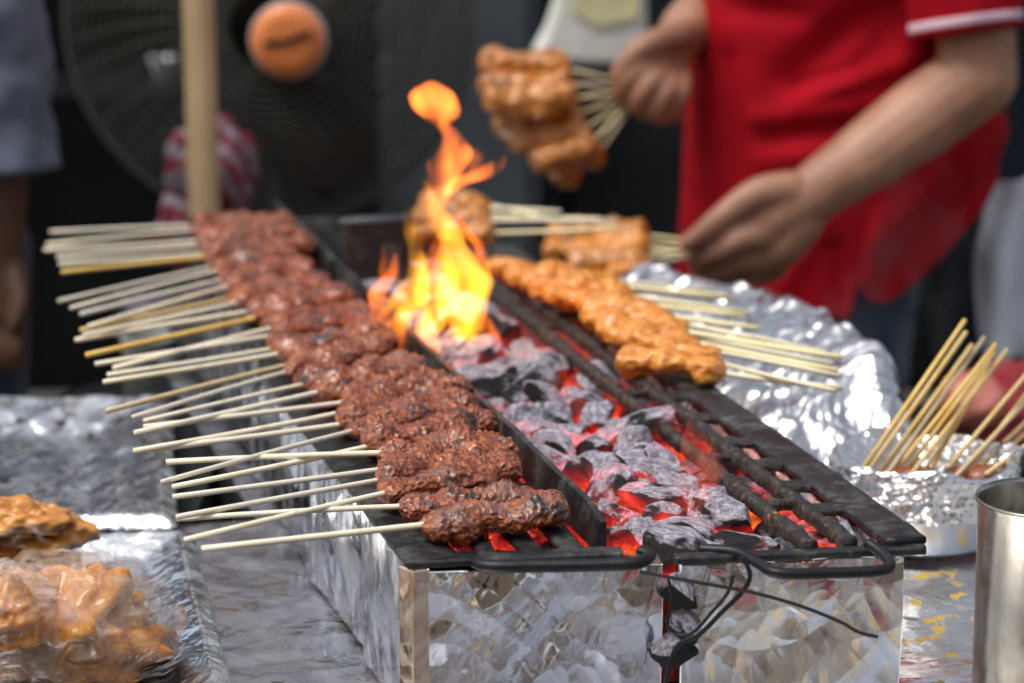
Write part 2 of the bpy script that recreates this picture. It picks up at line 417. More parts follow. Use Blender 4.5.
# ------------------------------------------------------------------ tables
def polyW(l): return [W(u, v, 0)[:2] for u, v in l]
LP = [(-.13, -.3), (.75, -.3), (.75, .34), (.62, .34), (.345, .95), (.345, 1.35), (-.015, 1.35), (-.015, .47), (-.13, .47)]
tb = thing('grill_table', 'long table covered in foil that carries the charcoal grill', 'table', W(.3, .5, 0))
m_ = MB(); m_.prism(polyW(LP), T - .03, T - .004); m_.build('table_top', M['dark_grey'], tb, False)
for (u, v) in ((-.1, -.25), (.7, -.25), (.32, 1.3), (.02, 1.3)):
    m_ = MB(); p = W(u, v, 0); m_.tube([p, (p.x, p.y, T - .03)], .018, 12); m_.build('leg', M['dark_grey'], tb)
# foil sheet over the table
def foil_patch(name, us, vs, zf, mat, parent=None, keep=None, solid=.0, frame='uv'):
    U, V = np.meshgrid(us, vs)
    Z = zf(U, V)
    X = (O0.x + U * CU - V * SU) if frame == 'uv' else U
    Y = (O0.y + U * SU + V * CU) if frame == 'uv' else V
    v = np.stack([X.ravel(), Y.ravel(), Z.ravel()], 1)
    fs = grid_faces(len(us), len(vs))
    if keep is not None:
        k = keep(U, V).ravel(); fs = [f for f in fs if k[f[0]] and k[f[1]] and k[f[2]] and k[f[3]]]
    o = mesh_obj(name, v, fs, mat, parent)
    if solid: md = o.modifiers.new('s', 'SOLIDIFY'); md.thickness = solid
    return o
us = np.linspace(-.135, .755, 230); vs = np.linspace(-.305, 1.355, 330)
o = foil_patch('foil_sheet', us, vs, lambda U, V: T + .004 + .0035 * crumple(U, V, 3, 12, 4) + .002 * crumple(U, V * .2, 5, 40, 1),
               [M['foil_dirty'], M['foil_oil']], keep=lambda U, V: ((U > -.016) | (V < .475)) & ((V < .345) | (U < np.maximum(.35, .625 - (V - .34) * .451))))
tag(o, 'grease spotted aluminium foil sheet spread on the table beneath the grill', 'foil sheet')
for pl in o.data.polygons:
    c = pl.center + o.location; u, v = UV(c)
    if u > .2: pl.material_index = 1
st = thing('side_table', 'low side table at the left holding foil trays and raw meat', 'table', (-.75, 1.8, 0))
m_ = MB(); m_.box(-1.35, -.262, 1.15, 2.36, T - .03, T - .006); m_.build('table_top', M['dark_grey'], st, False)
for x, y in ((-1.3, 1.2), (-.3, 1.2), (-1.3, 2.3), (-.3, 2.3)):
    m_ = MB(); m_.tube([(x, y, 0), (x, y, T - .03)], .018, 12); m_.build('leg', M['dark_grey'], st)

# ------------------------------------------------------------------ grill box
gr = thing('charcoal_grill', 'long foil wrapped trough grill full of glowing charcoal', 'grill', W(.16, .5, T + .008))
L1 = 1.18
def lt(v): return .0 + .05 * max(0, v - .42) / .76      # the far part of the trough narrows
def front_v(u): return -.154 * u       # the front end is cut slightly askew
# left side wall (foil, vertical creases) : outer skin
def wall_strip(name, path, z0, z1, mat, seed, thick, amp=.004, n=300, nz=34, out=1, vert=1.0, fold=.01):
    """foil-clad wall following a uv path; out = side on which the creases bulge"""
    pts = [W(u, v, 0) for u, v in path]
    seg = [(pts[i + 1] - pts[i]).length for i in range(len(pts) - 1)]; Lt = sum(seg)
    P = []; 
    for i in range(n):
        s = Lt * i / (n - 1); k = 0
        while k < len(seg) - 1 and s > seg[k]: s -= seg[k]; k += 1
        P.append(pts[k].lerp(pts[k + 1], min(1, s / seg[k])))
    S = np.linspace(0, Lt, n); Z = np.linspace(z0, z1, nz)
    SS, ZZ = np.meshgrid(S, Z)
    fr_ = name == 'front_panel'
    H = (amp * (.42 if fr_ else .35) * ridged(SS, ZZ, seed, 8 if fr_ else 13, 4, .8 if fr_ else .4, .46) + amp * 1.3 * crumple(SS, ZZ, seed + 3, 8, 3, 3, 1, 1.2) + amp * .5 * crumple(SS, ZZ * .12, seed + 1, 30, 2)) - amp * .4
    top = .5 * amp * crumple(SS, ZZ * 0, seed + 2, 30, 2)
    vsl = []
    for j in range(nz):
        for i in range(n):
            d = (P[min(i + 1, n - 1)] - P[max(i - 1, 0)]).normalized(); nr = Vector((d.y, -d.x, 0)) * out
            p = P[i] + nr * (H[j, i]); vsl.append((p.x, p.y, Z[j] + (top[j, i] if j == nz - 1 else 0)))
    # inner skin
    nb = len(vsl)
    fs = grid_faces(n, nz)
    for i in range(n):
        d = (P[min(i + 1, n - 1)] - P[max(i - 1, 0)]).normalized(); nr = Vector((d.y, -d.x, 0)) * out
        p = P[i] - nr * thick; vsl.append((p.x, p.y, z1)); 
    for i in range(n):
        x = vsl[nb + i]; vsl.append((x[0], x[1], z0))
    for i in range(n - 1):
        a = (nz - 1) * n + i
        fs.append((a, a + 1, nb + i + 1, nb + i)); fs.append((nb + i, nb + i + 1, nb + n + i + 1, nb + n + i))
        fs.append((i + 1, i, nb + n + i, nb + n + i + 1))
    for i in (0, n - 1):
        col_ = [j * n + i for j in range(nz)]
        fs.append(tuple(col_ + [nb + i, nb + n + i]))
    return mesh_obj(name, vsl, fs, mat, gr)
zb = T + .008
wall_strip('side_wall', [(.040, L1), (-.003, .42), (-.003, .006)], zb, G - .0056, M['foil_side'], 11, .014, .006, 420, 60, 1)
wall_strip('side_wall', [(.322, front_v(.322) + .03), (.326, L1)], zb, G - .008, M['foil_side'], 15, .014, .005, 300, 24, 1)
wall_strip('back_wall', [(.32, L1 + .002), (.045, L1 + .002)], zb, G - .009, M['iron'], 19, .012, .003, 90, 20, 1)
# two front panels with the air gap between them
wall_strip('front_panel', [(.009, front_v(.009)), (.159, front_v(.159))], zb, G - .009, M['foil_front'], 23, .02, .005, 190, 150, 1, fold=.02)
wall_strip('front_panel', [(.171, front_v(.171)), (.316, front_v(.316))], zb, G - .011, M['foil_front'], 29, .02, .006, 190, 150, 1)
# folded foil strip at the front corner
wall_strip('corner_fold', [(-.007, .009), (-.001, -.005), (.010, -.004)], zb, G - .0058, M['foil_corner'], 41, .004, .0022, 40, 60, 1)
m_ = MB(); m_.prism(polyW([(.012, .025), (.31, -.02), (.31, L1 - .012), (.012, L1 - .012)]), zb, zb + .012); m_.build('bottom', M['iron'], gr, False)
us = np.linspace(.013, .308, 60); vs = np.linspace(.06, .92, 170)
foil_patch('ember_bed', us, vs, lambda U, V: .842 + .006 * crumple(U, V, 9, 16, 3), M['bed'], gr, keep=lambda U, V: (V > .02) & (U > .02 + .07 * np.clip(V - .42, 0, 1)))

bb = PZ(345, 285, G); ub, vb_ = UV(bb)
m_ = MB(); m_.uvbox(.138, .205, vb_ + .03, vb_ + .036, zb + .012, G + .052); m_.build('baffle_plate', M['iron'], gr, False, .001)
m_ = MB(); m_.tube([W(.136, vb_ + .033, G + .053), W(.207, vb_ + .033, G + .053)], .0035, 10); m_.build('baffle_rod', M['grey_metal'], gr)
# ------------------------------------------------------------------ rough bars
def rough_bar(u0, v0, u1, v1, w, z0, z1, seed, rough=.0015, n=None, round_=.35, freq=90, zend=0):
    """bar of rectangular section with worn, crusted faces; returns an MB"""
    a, b = W(u0, v0, 0), W(u1, v1, 0); Ln = (b - a).length; n = n or max(6, int(Ln / .004))
    d = (b - a).normalized(); s = Vector((d.y, -d.x, 0)); zc = (z0 + z1) / 2; hz = (z1 - z0) / 2; hw = w / 2
    prof = []
    K = 16
    for k in range(K):
        th = 2 * PI * k / K + PI / K; c, sn = math.cos(th), math.sin(th); q = 1 / max(abs(c), abs(sn)); q = q * (1 - round_) + round_ * 1.08
        prof.append((c * q * hw, sn * q * hz))
    mb = MB(); vsl = []
    for i in range(n + 1):
        p = a.lerp(b, i / n)
        for (x, z) in prof:
            q = p + s * x + Vector((0, 0, zc + z))
            nn = mn.noise(q * freq + Vector((seed, 0, 0))) + .6 * mn.noise(q * freq * 2.7 + Vector((seed, 3, 0)))
            o_ = (s * x / max(hw, 1e-4) + Vector((0, 0, z / hz))) * nn * rough
            vsl.append(q + o_)
    fs = [(i * K + k, i * K + (k + 1) % K, (i + 1) * K + (k + 1) % K, (i + 1) * K + k) for i in range(n) for k in range(K)]
    fs += [tuple(range(K))[::-1], tuple(n * K + k for k in range(K))]
    mb.add(vsl, fs); return mb
# left grate
lg = thing('beef_grate', 'black iron grate under the beef skewers with a raised inner rim', 'grill grate', W(.06, .5, G - .008))
fv = lambda u: front_v(u) - .002
rough_bar(.014, .0, .014, .43, .036, G - .006, G, 1, .0005, 110, .1, 40).build('edge_plate', M['iron'], lg)
rough_bar(.014, .4305, .060, L1, .034, G - .0062, G - .0002, 1, .0005, 190, .1, 40).build('edge_plate', M['iron'], lg)
e = rough_bar(.0, .008, .135, -.012, .016, G - .0068, G - .0008, 2, .0005, 50, .1, 60); e.build('front_bar', M['iron'], lg)
for k, (u, w) in enumerate(((.052, .012), (.080, .014), (.107, .016))):
    rough_bar(u, .006 - u * .15, u + .006, L1, w, G - .007, G - .001, 3 + k, .0007, 260, .2, 60).build('grate_bar', M['iron'], lg)
for v in (.16, .38, .62, .88, 1.12):
    rough_bar(.03, v, .125, v - .0, .012, G - .0115, G - .0065, 9, .0005, 20, .2).build('cross_bar', M['iron'], lg)
# rim: angle iron standing up, slightly leaning
rm = MB(); nR = 240; vsl = []
for i in range(nR + 1):
    t = i / nR; v = .018 + (L1 - .02) * t; u = .1275 + .005 * t
    wv = .0012 * mn.noise(Vector((v * 9, 0, 3))) ; hh = .0135 + .0015 * mn.noise(Vector((v * 20, 5, 0)))
    if t < .03: hh *= .55 + .45 * t / .03
    for (du, z) in ((-.002, G - .010), (.003 + wv, G + hh), (.007 + wv, G + hh + .0004), (.0075, G - .010)):
        vsl.append(W(u + du, v, z))
fs = [(i * 4 + k, i * 4 + (k + 1) % 4, (i + 1) * 4 + (k + 1) % 4, (i + 1) * 4 + k) for i in range(nR) for k in range(4)] + [(3, 2, 1, 0), tuple(nR * 4 + k for k in range(4))]
rm.add(vsl, fs).build('rim', M['iron'], lg, False)
hnd = [PZ(x, y, z) for x, y, z in ((470, 557, G - .004), (486, 566, G - .003), (540, 566, G - .002), (600, 565, G - .001), (636, 563, G), (650, 556, G + .001), (640, 551, G + .002))]
def smooth_path(pts, n=8):
    out = []; P = [pts[0]] + list(pts) + [pts[-1]]
    for i in range(1, len(P) - 2):
        for k in range(n):
            t = k / n; a, b, c, d = P[i - 1], P[i], P[i + 1], P[i + 2]
            out.append(.5 * ((2 * b) + (c - a) * t + (2 * a - 5 * b + 4 * c - d) * t * t + (3 * b - a - 3 * c + d) * t ** 3))
    out.append(pts[-1]); return out
MB().tube(smooth_path(hnd), .0042, 10).build('handle', M['wire'], lg)
# right grate
rg = thing('chicken_grate', 'charred iron grate with crusted bars under the orange chicken skewers', 'grill grate', W(.29, .4, G - .008))
VB = .93
rough_bar(.254, fv(.254) + .002, .262, VB, .0092, G - .008, G + .003, 21, .0014, 320, .4, 120).build('grate_bar', M['crust'], rg)
rough_bar(.280, fv(.28) + .002, .286, VB, .0095, G - .007, G + .004, 22, .0016, 320, .4, 110).build('grate_bar', M['crust'], rg)
rough_bar(.3165, -.05, .320, VB, .028, G - .004, G + .003, 23, .0005, 320, .1, 50).build('edge_plate', M['iron'], rg)
for k, v in enumerate((.03, .085, .14, .2, .27, .34, .43, .53, .64, .76, .88)):
    rough_bar(.284, v + .004, .306, v, .016, G - .005, G + .002, 30 + k, .0014, 10, .4, 110).build('cross_bar', M['crust'], rg)
for k, v in enumerate((.055, .17, .36, .6, .85)):
    rough_bar(.256, v, .282, v, .010, G - .006, G + .001, 50 + k, .0016, 10, .4, 110).build('cross_bar', M['crust'], rg)
rough_bar(.165, front_v(.165) - .004, .327, -.054, .010, G - .008, G - .002, 61, .0009, 60, .3, 60).build('front_bar', M['iron'], rg)
hnd = [PZ(x, y, z) for x, y, z in ((700, 549, G - .002), (736, 552, G - .001), (756, 562, G - .003), (778, 573, G - .004), (830, 573, G - .005), (878, 571, G - .005), (890, 566, G - .004), (884, 555, G - .001), (868, 543, G + .003))]
MB().tube(smooth_path(hnd), .0037, 10).build('handle', M['wire'], rg)
# wires
def wirething(label, pts, r, d=0):
    P = [PY(x, y, Y) for x, y, Y in pts]
    tag(MB().tube(smooth_path(P), r, 8).build('tie_wire', M['wire']), label, 'wire')
wirething('thin black wire drooping across the front foil panel beneath the hooked handle', [(640, 572, 1.556), (690, 581, 1.55), (750, 592, 1.545), (800, 606, 1.54), (840, 622, 1.536), (858, 632, 1.534), (878, 637, 1.532)], .0013)
wirething('bent black wire hanging from the handle into the gap between the foil panels', [(742, 556, 1.553), (750, 575, 1.55), (742, 592, 1.55), (722, 612, 1.552), (700, 634, 1.556), (676, 648, 1.56), (664, 690, 1.562)], .0016)
wirething('doubled black wire twisted beside the gap of the front foil panels', [(733, 575, 1.549), (728, 592, 1.547), (712, 612, 1.547), (690, 634, 1.552), (668, 628, 1.556), (672, 600, 1.556), (668, 578, 1.556)], .0011)

# ------------------------------------------------------------------ charcoal
def lump_mesh(seed, elong):
    r = random.Random(seed); bm = bmesh.new(); bmesh.ops.create_icosphere(bm, subdivisions=5, radius=1)
    planes = []
    for k in range(r.randint(9, 13)):
        n = Vector((r.gauss(0, 1), r.gauss(0, 1), r.gauss(0, 1))).normalized(); planes.append((n, r.uniform(.34, .56)))
    sx, sy, sz = r.uniform(.8, 1.05), elong, r.uniform(.7, .95)
    off = Vector((seed * 3.1, 0, 0))
    for v in bm.verts:
        d = v.co.normalized(); rr = .68
        for n, h in planes:
            q = d.dot(n)
            if q > .05: rr = min(rr, h / q)
        p = d * rr
        g = mn.noise(Vector((p.x * 16, p.y * 2.2, p.z * 16)) + off) * .007 + mn.noise(p * 4 + off) * .03 + mn.noise(p * 11 + off) * .012
        cr = mn.noise(Vector((p.x * 7, p.y * 1.2, p.z * 7)) + off * 2)
        g -= max(0, .06 - abs(cr)) * .35
        p = p * (1 + g / max(rr, .3))
        v.co = Vector((p.x * sx, p.y * sy, p.z * sz))
    me = bpy.data.meshes.new('charcoal'); bm.to_mesh(me); bm.free()
    me.polygons.foreach_set('use_smooth', [True] * len(me.polygons)); return me
LUMPS = [lump_mesh(100 + i, e) for i, e in enumerate((1.5, 1.1, 1.0, 1.7, 1.2, .95, 1.35, 1.1, 1.6, 1.0))]
LUMPV = {}
def lump(me, mat):
    k = (me.name, mat.name)
    if k not in LUMPV:
        c = me.copy(); c.materials.clear(); c.materials.append(mat); LUMPV[k] = c
    return LUMPV[k]
def ordn(n):
    w = ['first', 'second', 'third', 'fourth', 'fifth', 'sixth', 'seventh', 'eighth', 'ninth', 'tenth', 'eleventh', 'twelfth', 'thirteenth', 'fourteenth', 'fifteenth', 'sixteenth', 'seventeenth', 'eighteenth', 'nineteenth']
    if n <= 19: return w[n - 1]
    t = {2: 'twent', 3: 'thirt', 4: 'fort'}[n // 10]
    return t + 'ieth' if n % 10 == 0 else t + 'y-' + w[n % 10 - 1]
def place_coal(u, v, z, s, mat, rot, label, group='charcoal lumps in the grill', mi=None):
    me = LUMPS[mi if mi is not None else R.randrange(len(LUMPS))]
    o = bpy.data.objects.new('charcoal_lump', lump(me, mat)); COL.objects.link(o)
    o.location = W(u, v, z); o.rotation_euler = rot; o.scale = (s, s, s)
    return tag(o, label, 'charcoal', group)
lanes = [(.148, 'against the raised rim'), (.178, 'a little in from the raised rim'),
         (.206, 'in the middle of the coal channel'), (.236, 'beside the chicken grate'), (.268, 'under the bars of the chicken grate'),
         (.298, 'under the chicken grate edge plate')]
desc = {'coal': 'dark cracked charcoal lump', 'coal_hot': 'red glowing charcoal lump', 'coal_ash': 'ash white charcoal lump'}
for li, (u0, txt) in enumerate(lanes):
    v = .02 + R.uniform(0, .02) - .15 * (u0 - .13); k = 0
    vmax = .9 if li < 4 else .46
    while v < vmax:
        k += 1; s = R.uniform(.026, .040)
        kind = R.choices(['coal', 'coal_hot', 'coal_ash'], [3, 4, 4] if li in (1, 2, 3) else [4, 5, 1] if li > 3 else [3, 3, 3])[0]
        z = .874 + R.uniform(-.009, .014) - (.018 if li > 3 else 0) - (.006 if li == 0 else 0)
        place_coal(u0 + R.uniform(-.008, .008), v, z, s, M[kind], (R.uniform(-.5, .5), R.uniform(-.5, .5), R.uniform(0, 6.3)),
                   f'{desc[kind]} {txt}, {ordn(k)} from the front')
        v += s * R.uniform(.72, .98)
# lumps seen through the slots of the beef grate
for k, (u, v) in enumerate(((.03, .03), (.055, .025), (.08, .02), (.105, .02), (.07, .045), (.045, .055), (.095, .06),  (.115, .045), (.06, .075), (.1, .09), (.05, .13), (.09, .15), (.06, .21), (.1, .24), (.05, .3), (.1, .33))):
    place_coal(u, v, .872, .028, M['coal_hot' if k % 3 == 0 else 'coal_ash'], (R.uniform(0, 6), R.uniform(0, 6), R.uniform(0, 6)),
               f'charcoal lump below the slots of the beef grate, {ordn(k + 1)} from the front')
# hand-placed hero lumps
for (x, y, z, s, mi, mt, rot, lab) in (
    (655, 474, .884, 0.0310, 3, 'coal_ash', (.2, .1, 1.3), 'long grained ash white charcoal slab in the centre of the bed'),
    (712, 505, .884, 0.0248, 0, 'coal_ash', (.1, .5, 2.2), 'short round charcoal log beside the low orange flame'),
    (617, 545, .882, 0.0236, 1, 'coal_hot', (.4, .3, .5), 'dark red charcoal cube at the front end of the rim'),
    (690, 545, .876, 0.0285, 8, 'coal_ash', (.2, .4, 1.5), 'white crumbly charcoal heap at the front centre'),
    (650, 540, .878, 0.0223, 5, 'coal_ash', (.2, .4, 3), 'small white charcoal piece behind the front wire'),
    (735, 540, .872, 0.0236, 4, 'coal_hot', (.9, .1, 2), 'orange hot charcoal lump below the inner bar at the front'),
    (458, 322, .905, 0.0384, 4, 'coal_ash', (.7, .3, .8), 'big grey charcoal block standing at the foot of the flames'),
    (500, 330, .896, 0.0310, 2, 'coal', (.2, .3, .8), 'dark charcoal block just right of the flames'),
    (600, 378, .888, 0.0310, 6, 'coal_ash', (.3, .3, .1), 'smooth grey charcoal lump under the chicken skewers'),
    (410, 330, .893, 0.0279, 7, 'coal_ash', (.3, .3, .1), 'pale charcoal lump on the rim side of the flames'),
    (550, 400, .892, 0.0285, 6, 'coal_ash', (.8, .3, 2.1), 'ridged white charcoal lump in the bed halfway to the flames'),
    (522, 370, .893, 0.0273, 9, 'coal_ash', (.1, .3, 2.1), 'curled pale charcoal lump close in front of the flames'),
    (378, 270, .893, 0.0310, 5, 'coal_hot', (.1, .3, 1.1), 'pink glowing charcoal lump at the far side of the flames')):
    p = PZ(x, y, z); u, v = UV(p)
    place_coal(u, v, z, s, M[mt], rot, lab, mi=mi)
# coals behind the gap of the front wall
for k, (x, y) in enumerate(((680, 592), (676, 650), (684, 622))):
    p = PY(x, y, 1.585); u, v = UV(p)
    place_coal(u, v, p.z, .024, M['coal_cold'], (R.random() * 6, 1, 2), ['upper', 'lowest', 'middle'][k] + ' charcoal piece showing in the gap between the front foil panels')

# ------------------------------------------------------------------ flames
fl = thing('flame', 'tall yellow and orange flame leaping from the charcoal', 'flame', PZ(440, 350, .885))
def tongue(name, pts, Y0, mat, seed, sq=.8, parent=fl):
    P = [PY(x, y, Y) for x, y, r, Y in [(a, b, c, Y0 + (d if d else 0)) for a, b, c, d in pts]]
    rs = [c * Y0 / FPX for a, b, c, d in pts]
    # resample
    rs = [x * 1.22 for x in rs]; P2 = smooth_path(P, 7); r2 = [max(v_.x, 1e-4) for v_ in smooth_path([Vector((x, 0, 0)) for x in rs], 7)]
    n = 28; vs_ = []
    for i, (p, r) in enumerate(zip(P2, r2)):
        for k in range(n):
            th = 2 * PI * k / n
            q = Vector((math.cos(th) * r, math.sin(th) * r * sq, 0)); w = p + q
            w += Vector((1, .6, 0)) * (mn.noise(w * 28 + Vector((seed, 0, 0))) * min(r, .014) * 1.3) + q.normalized() * (mn.noise(w * 60 + Vector((seed, 9, 0))) * min(.4 * r, .004))
            vs_.append(w)
    m = len(P2)
    fs = [(i * n + k, i * n + (k + 1) % n, (i + 1) * n + (k + 1) % n, (i + 1) * n + k) for i in range(m - 1) for k in range(n)]
    fs += [tuple(range(n))[::-1], tuple((m - 1) * n + k for k in range(n))]
    return MB().add(vs_, fs).build(name, mat, parent)
YF = 2.16
tongue('flame_tongue', [(490, 388, 3, 0), (483, 364, 9, 0), (473, 336, 12, 0), (463, 305, 15, 0), (453, 275, 16, 0), (444, 245, 12, 0), (436, 215, 9, 0), (429, 197, 8, 0), (425, 180, 2, 0)], YF, M['flame_core'], 1)
tongue('flame_tongue', [(402, 334, 3, -0.01), (407, 310, 12, -0.01), (411, 285, 13, -0.01), (413, 260, 10, -0.01), (412, 235, 8, -0.01), (410, 215, 6, -0.01), (413, 203, 2, -0.01)], YF, M['flame_core'], 2)
tongue('flame_tongue', [(430, 332, 4, 0.01), (431, 303, 19, 0.01), (434, 275, 16, 0.01), (437, 250, 8, 0.01), (441, 228, 2, 0.01)], YF, M['flame_edge'], 3)
tongue('flame_tongue', [(398, 322, 3, 0), (394, 300, 9, 0), (390, 278, 8, 0), (387, 262, 5, 0), (384, 246, 2, 0)], YF, M['flame_edge'], 4)
tongue('flame_tongue', [(380, 318, 3, -.02), (390, 304, 9, -.02), (402, 292, 9, -.02), (410, 276, 2, -.02)], YF, M['flame_core'], 5)
tongue('flame_tongue', [(420, 345, 3, -.01), (432, 322, 13, -.01), (446, 300, 15, -.01), (452, 280, 8, -.01), (450, 262, 2, -.01)], YF, M['flame_core'], 25)
tongue('flame_tongue', [(468, 312, 3, 0.01), (476, 288, 9, 0.01), (481, 265, 9, 0.01), (476, 245, 7, 0.01), (464, 232, 5, 0.01), (458, 214, 2, 0.01)], YF, M['flame_edge'], 6)
tongue('flame_tongue', [(423, 372, 2, -0.02), (429, 348, 8, -0.02), (428, 326, 8, -0.02), (424, 308, 3, -0.02)], YF, M['flame_edge'], 7)
tongue('flame_tongue', [(400, 352, 2, -0.02), (403, 336, 6, -0.02), (400, 320, 7, -0.02), (398, 306, 2, -0.02)], YF, M['flame_edge'], 8)
tongue('flame_tongue', [(374, 312, 2, -.01), (381, 298, 8, -.01), (388, 284, 8, -.01), (394, 268, 5, -.01), (396, 254, 2, -.01)], YF, M['flame_edge'], 31)
tongue('flame_tongue', [(396, 330, 4, 0), (402, 306, 15, 0), (418, 288, 14, 0), (424, 268, 7, 0), (422, 250, 2, 0)], YF, M['flame_core'], 32)
tongue('flame_tongue', [(497, 366, 2, 0.0), (494, 346, 6, 0.0), (488, 322, 7, 0.0), (482, 300, 5, 0.0), (478, 284, 2, 0.0)], YF, M['flame_edge'], 9)
tongue('flame_tongue', [(432, 226, 4, 0.02), (438, 205, 9, 0.02), (443, 185, 11, 0.02), (451, 166, 15, 0.02), (458, 152, 13, 0.02), (455, 138, 8, 0.02), (447, 126, 5, 0.02), (442, 114, 2, 0.02)], YF, M['flame_puff'], 10)
tongue('flame_tongue', [(446, 196, 4, 0.02), (460, 184, 10, 0.02), (476, 176, 14, 0.02), (489, 168, 11, 0.02), (498, 162, 6, 0.02), (505, 156, 2, 0.02)], YF, M['flame_puff'], 11)
tongue('flame_tongue', [(470, 180, 3, 0.025), (472, 160, 8, 0.025), (464, 146, 7, 0.025), (458, 136, 2, 0.025)], YF, M['flame_puff'], 12)
tongue('flame_tongue', [(440, 130, 2, 0.02), (438, 122, 9, 0.02), (437, 115, 13, 0.02), (435, 104, 15, 0.02), (433, 94, 13.5, 0.02), (431, 87, 9.5, 0.02), (430, 81, 3, 0.02)], YF, M['flame_puff'], 13)
for (lab, pts, Y, sd) in (('low orange flame licking up beside the inner bar of the chicken grate', [(700, 535, 8, 0), (698, 500, 16, 0), (700, 465, 15, 0), (690, 435, 8, 0), (686, 420, 2, 0)], 1.70, 11),
                          ('small orange flame between the charred bars at the front corner', [(800, 548, 3, 0), (806, 535, 12, 0), (800, 524, 8, 0), (796, 512, 2, 0)], 1.63, 12),
                          ('orange glow of flame between the coals in front of the big flame', [(560, 410, 3, 0), (556, 395, 9, 0), (558, 372, 8, 0), (560, 360, 2, 0)], 1.98, 13),
                          ('tiny orange flame at the beef side of the big flame', [(344, 305, 3, 0), (343, 296, 8, 0), (341, 286, 6, 0), (340, 280, 2, 0)], 2.36, 14)):
    o = tongue('flame', pts, Y, M['flame_low'], sd, .8, None); tag(o, lab, 'flame')

# ------------------------------------------------------------------ skewers
def meat_mesh(a, b, rw, rh, seed, rings, seg, kind):
    """lumpy threaded meat from a to b"""
    rr = random.Random(seed); ax = (b - a); Ln = ax.length; d = ax.normalized()
    s = d.cross(Vector((0, 0, 1))).normalized(); up = s.cross(d).normalized()
    nch = rr.randint(3, 5) if kind == 'beef' else rr.randint(2, 3)
    cuts = [(k + rr.uniform(-.2, .2)) / nch for k in range(1, nch)]
    ch = [(rr.uniform(-.22, .22), rr.uniform(-.15, .2), rr.uniform(.86, 1.15), rr.uniform(-.5, .5)) for _ in range(nch)]
    vsl = []; off = Vector((seed * 7.3, seed * 1.7, 0))
    for i in range(rings + 1):
        t = i / rings
        e = min(t, 1 - t) * Ln / (rw * .9); endr = math.sqrt(max(0, 1 - (1 - min(1, e)) ** 2)); endr = max(endr, .05)
        k = sum(1 for c in cuts if t > c)
        dc = min([abs(t - c) for c in cuts] + [1]) * Ln
        notch = 1 - (.14 if kind == 'beef' else .17) * math.exp(-(dc / (.0035 if kind == 'beef' else .005)) ** 2)
        # smooth between chunk parameters
        w = min(1, dc / .006)
        oy, oz, sc, tw = [x * w for x in ch[k][:2]] + [1 + (ch[k][2] - 1) * w, ch[k][3] * w]
        c = a + ax * t + s * (oy * rw * .5) + up * (oz * rh * .5)
        for j in range(seg):
            th = 2 * PI * j / seg + tw
            q = (s * (math.cos(th) * rw) + up * (math.sin(th) * rh)) * endr * notch * sc
            p = c + q; nv = q.normalized()
            if kind == 'beef':
                n1_, n2_, n3_ = mn.noise(p * 42 + off), mn.noise(p * 125 + off), mn.noise(p * 300 + off)
                sh_ = max(0, .22 - abs(n2_)) / .22; sk_ = max(0, .2 - abs(mn.noise(p * 210 + off * 3))) / .2
                h = n1_ * .0085 + sh_ ** 2 * .0030 * (.5 + n1_) + sk_ ** 2 * .0013 - .0012 + n3_ * .0016 + mn.noise(p * 650 + off) * .0009
            else:
                h = mn.noise(p * 38 + off) * .008 + mn.noise(Vector((p.x * 95, p.y * 95, p.z * 95)) + off) * .003 - abs(mn.noise(Vector((p.x * 60, p.y * 60, p.z * 140)) + off)) * .003 + mn.noise(p * 200 + off) * .0009 + .001
            vsl.append(p + nv * h * min(1, endr * 2))
    fs = [(i * seg + k, i * seg + (k + 1) % seg, (i + 1) * seg + (k + 1) % seg, (i + 1) * seg + k) for i in range(rings) for k in range(seg)]
    fs += [tuple(range(seg))[::-1], tuple(rings * seg + k for k in range(seg))]
    return vsl, fs
def skewer(name, tip, base, mlen, rw, rh, seed, kind, label, group, mat, stickmat, rings=60, seg=34, cat='skewer', over=.004, bend=None):
    tip, base = Vector(tip), Vector(base); d = (base - tip).normalized()
    end = base + d * mlen
    t = thing(name, label, cat, base, group)
    mb = MB(); n = 6; r0 = R.uniform(.0018, .0023); sag = Vector((R.uniform(-.002, .002), 0, R.uniform(-.002, .002)))
    stop = end - d * .008
    mb.tube([tip.lerp(stop, i / n) + sag * math.sin(PI * i / n) for i in range(n + 1)], r0, 8); mb.build('stick', stickmat, t)
    v, f = meat_mesh(base - d * over, end, rw, rh, seed, rings, seg, kind)
    mesh_obj('meat', v, f, mat, t); return t
# beef: exposed tip and where the stick enters the meat
beef = [((202, 549), (425, 524)), ((185, 540), (392, 500)), ((176, 519), (398, 502)), ((177, 517), (386, 487)),
        ((173, 497), (385, 468)), ((166, 462), (387, 462)), ((173, 487), (372, 449)), ((162, 482), (367, 446)),
        ((148, 450), (350, 432)), ((134, 451), (356, 419)), ((144, 427), (359, 416)), ((135, 433), (336, 411)), ((144, 421), (322, 404)), ((133, 417), (305, 392)),
        ((107, 411), (308, 380)), ((104, 382), (295, 371)), ((108, 375), (293, 364)), ((96, 364), (291, 352)), ((114, 368), (288, 346)),
        ((87, 355), (270, 336)), ((76, 340), (258, 325)), ((84, 335), (251, 319)), ((81, 330), (247, 308)), ((89, 326), (240, 300)), ((81, 314), (234, 293)),
        ((71, 308), (228, 283)), ((59, 301), (222, 277)), ((62, 272), (216, 267)), ((59, 264), (210, 259)), ((57, 257), (206, 251)), ((44, 250), (200, 243)), ((47, 244), (199, 238)), ((50, 232), (197, 226))]
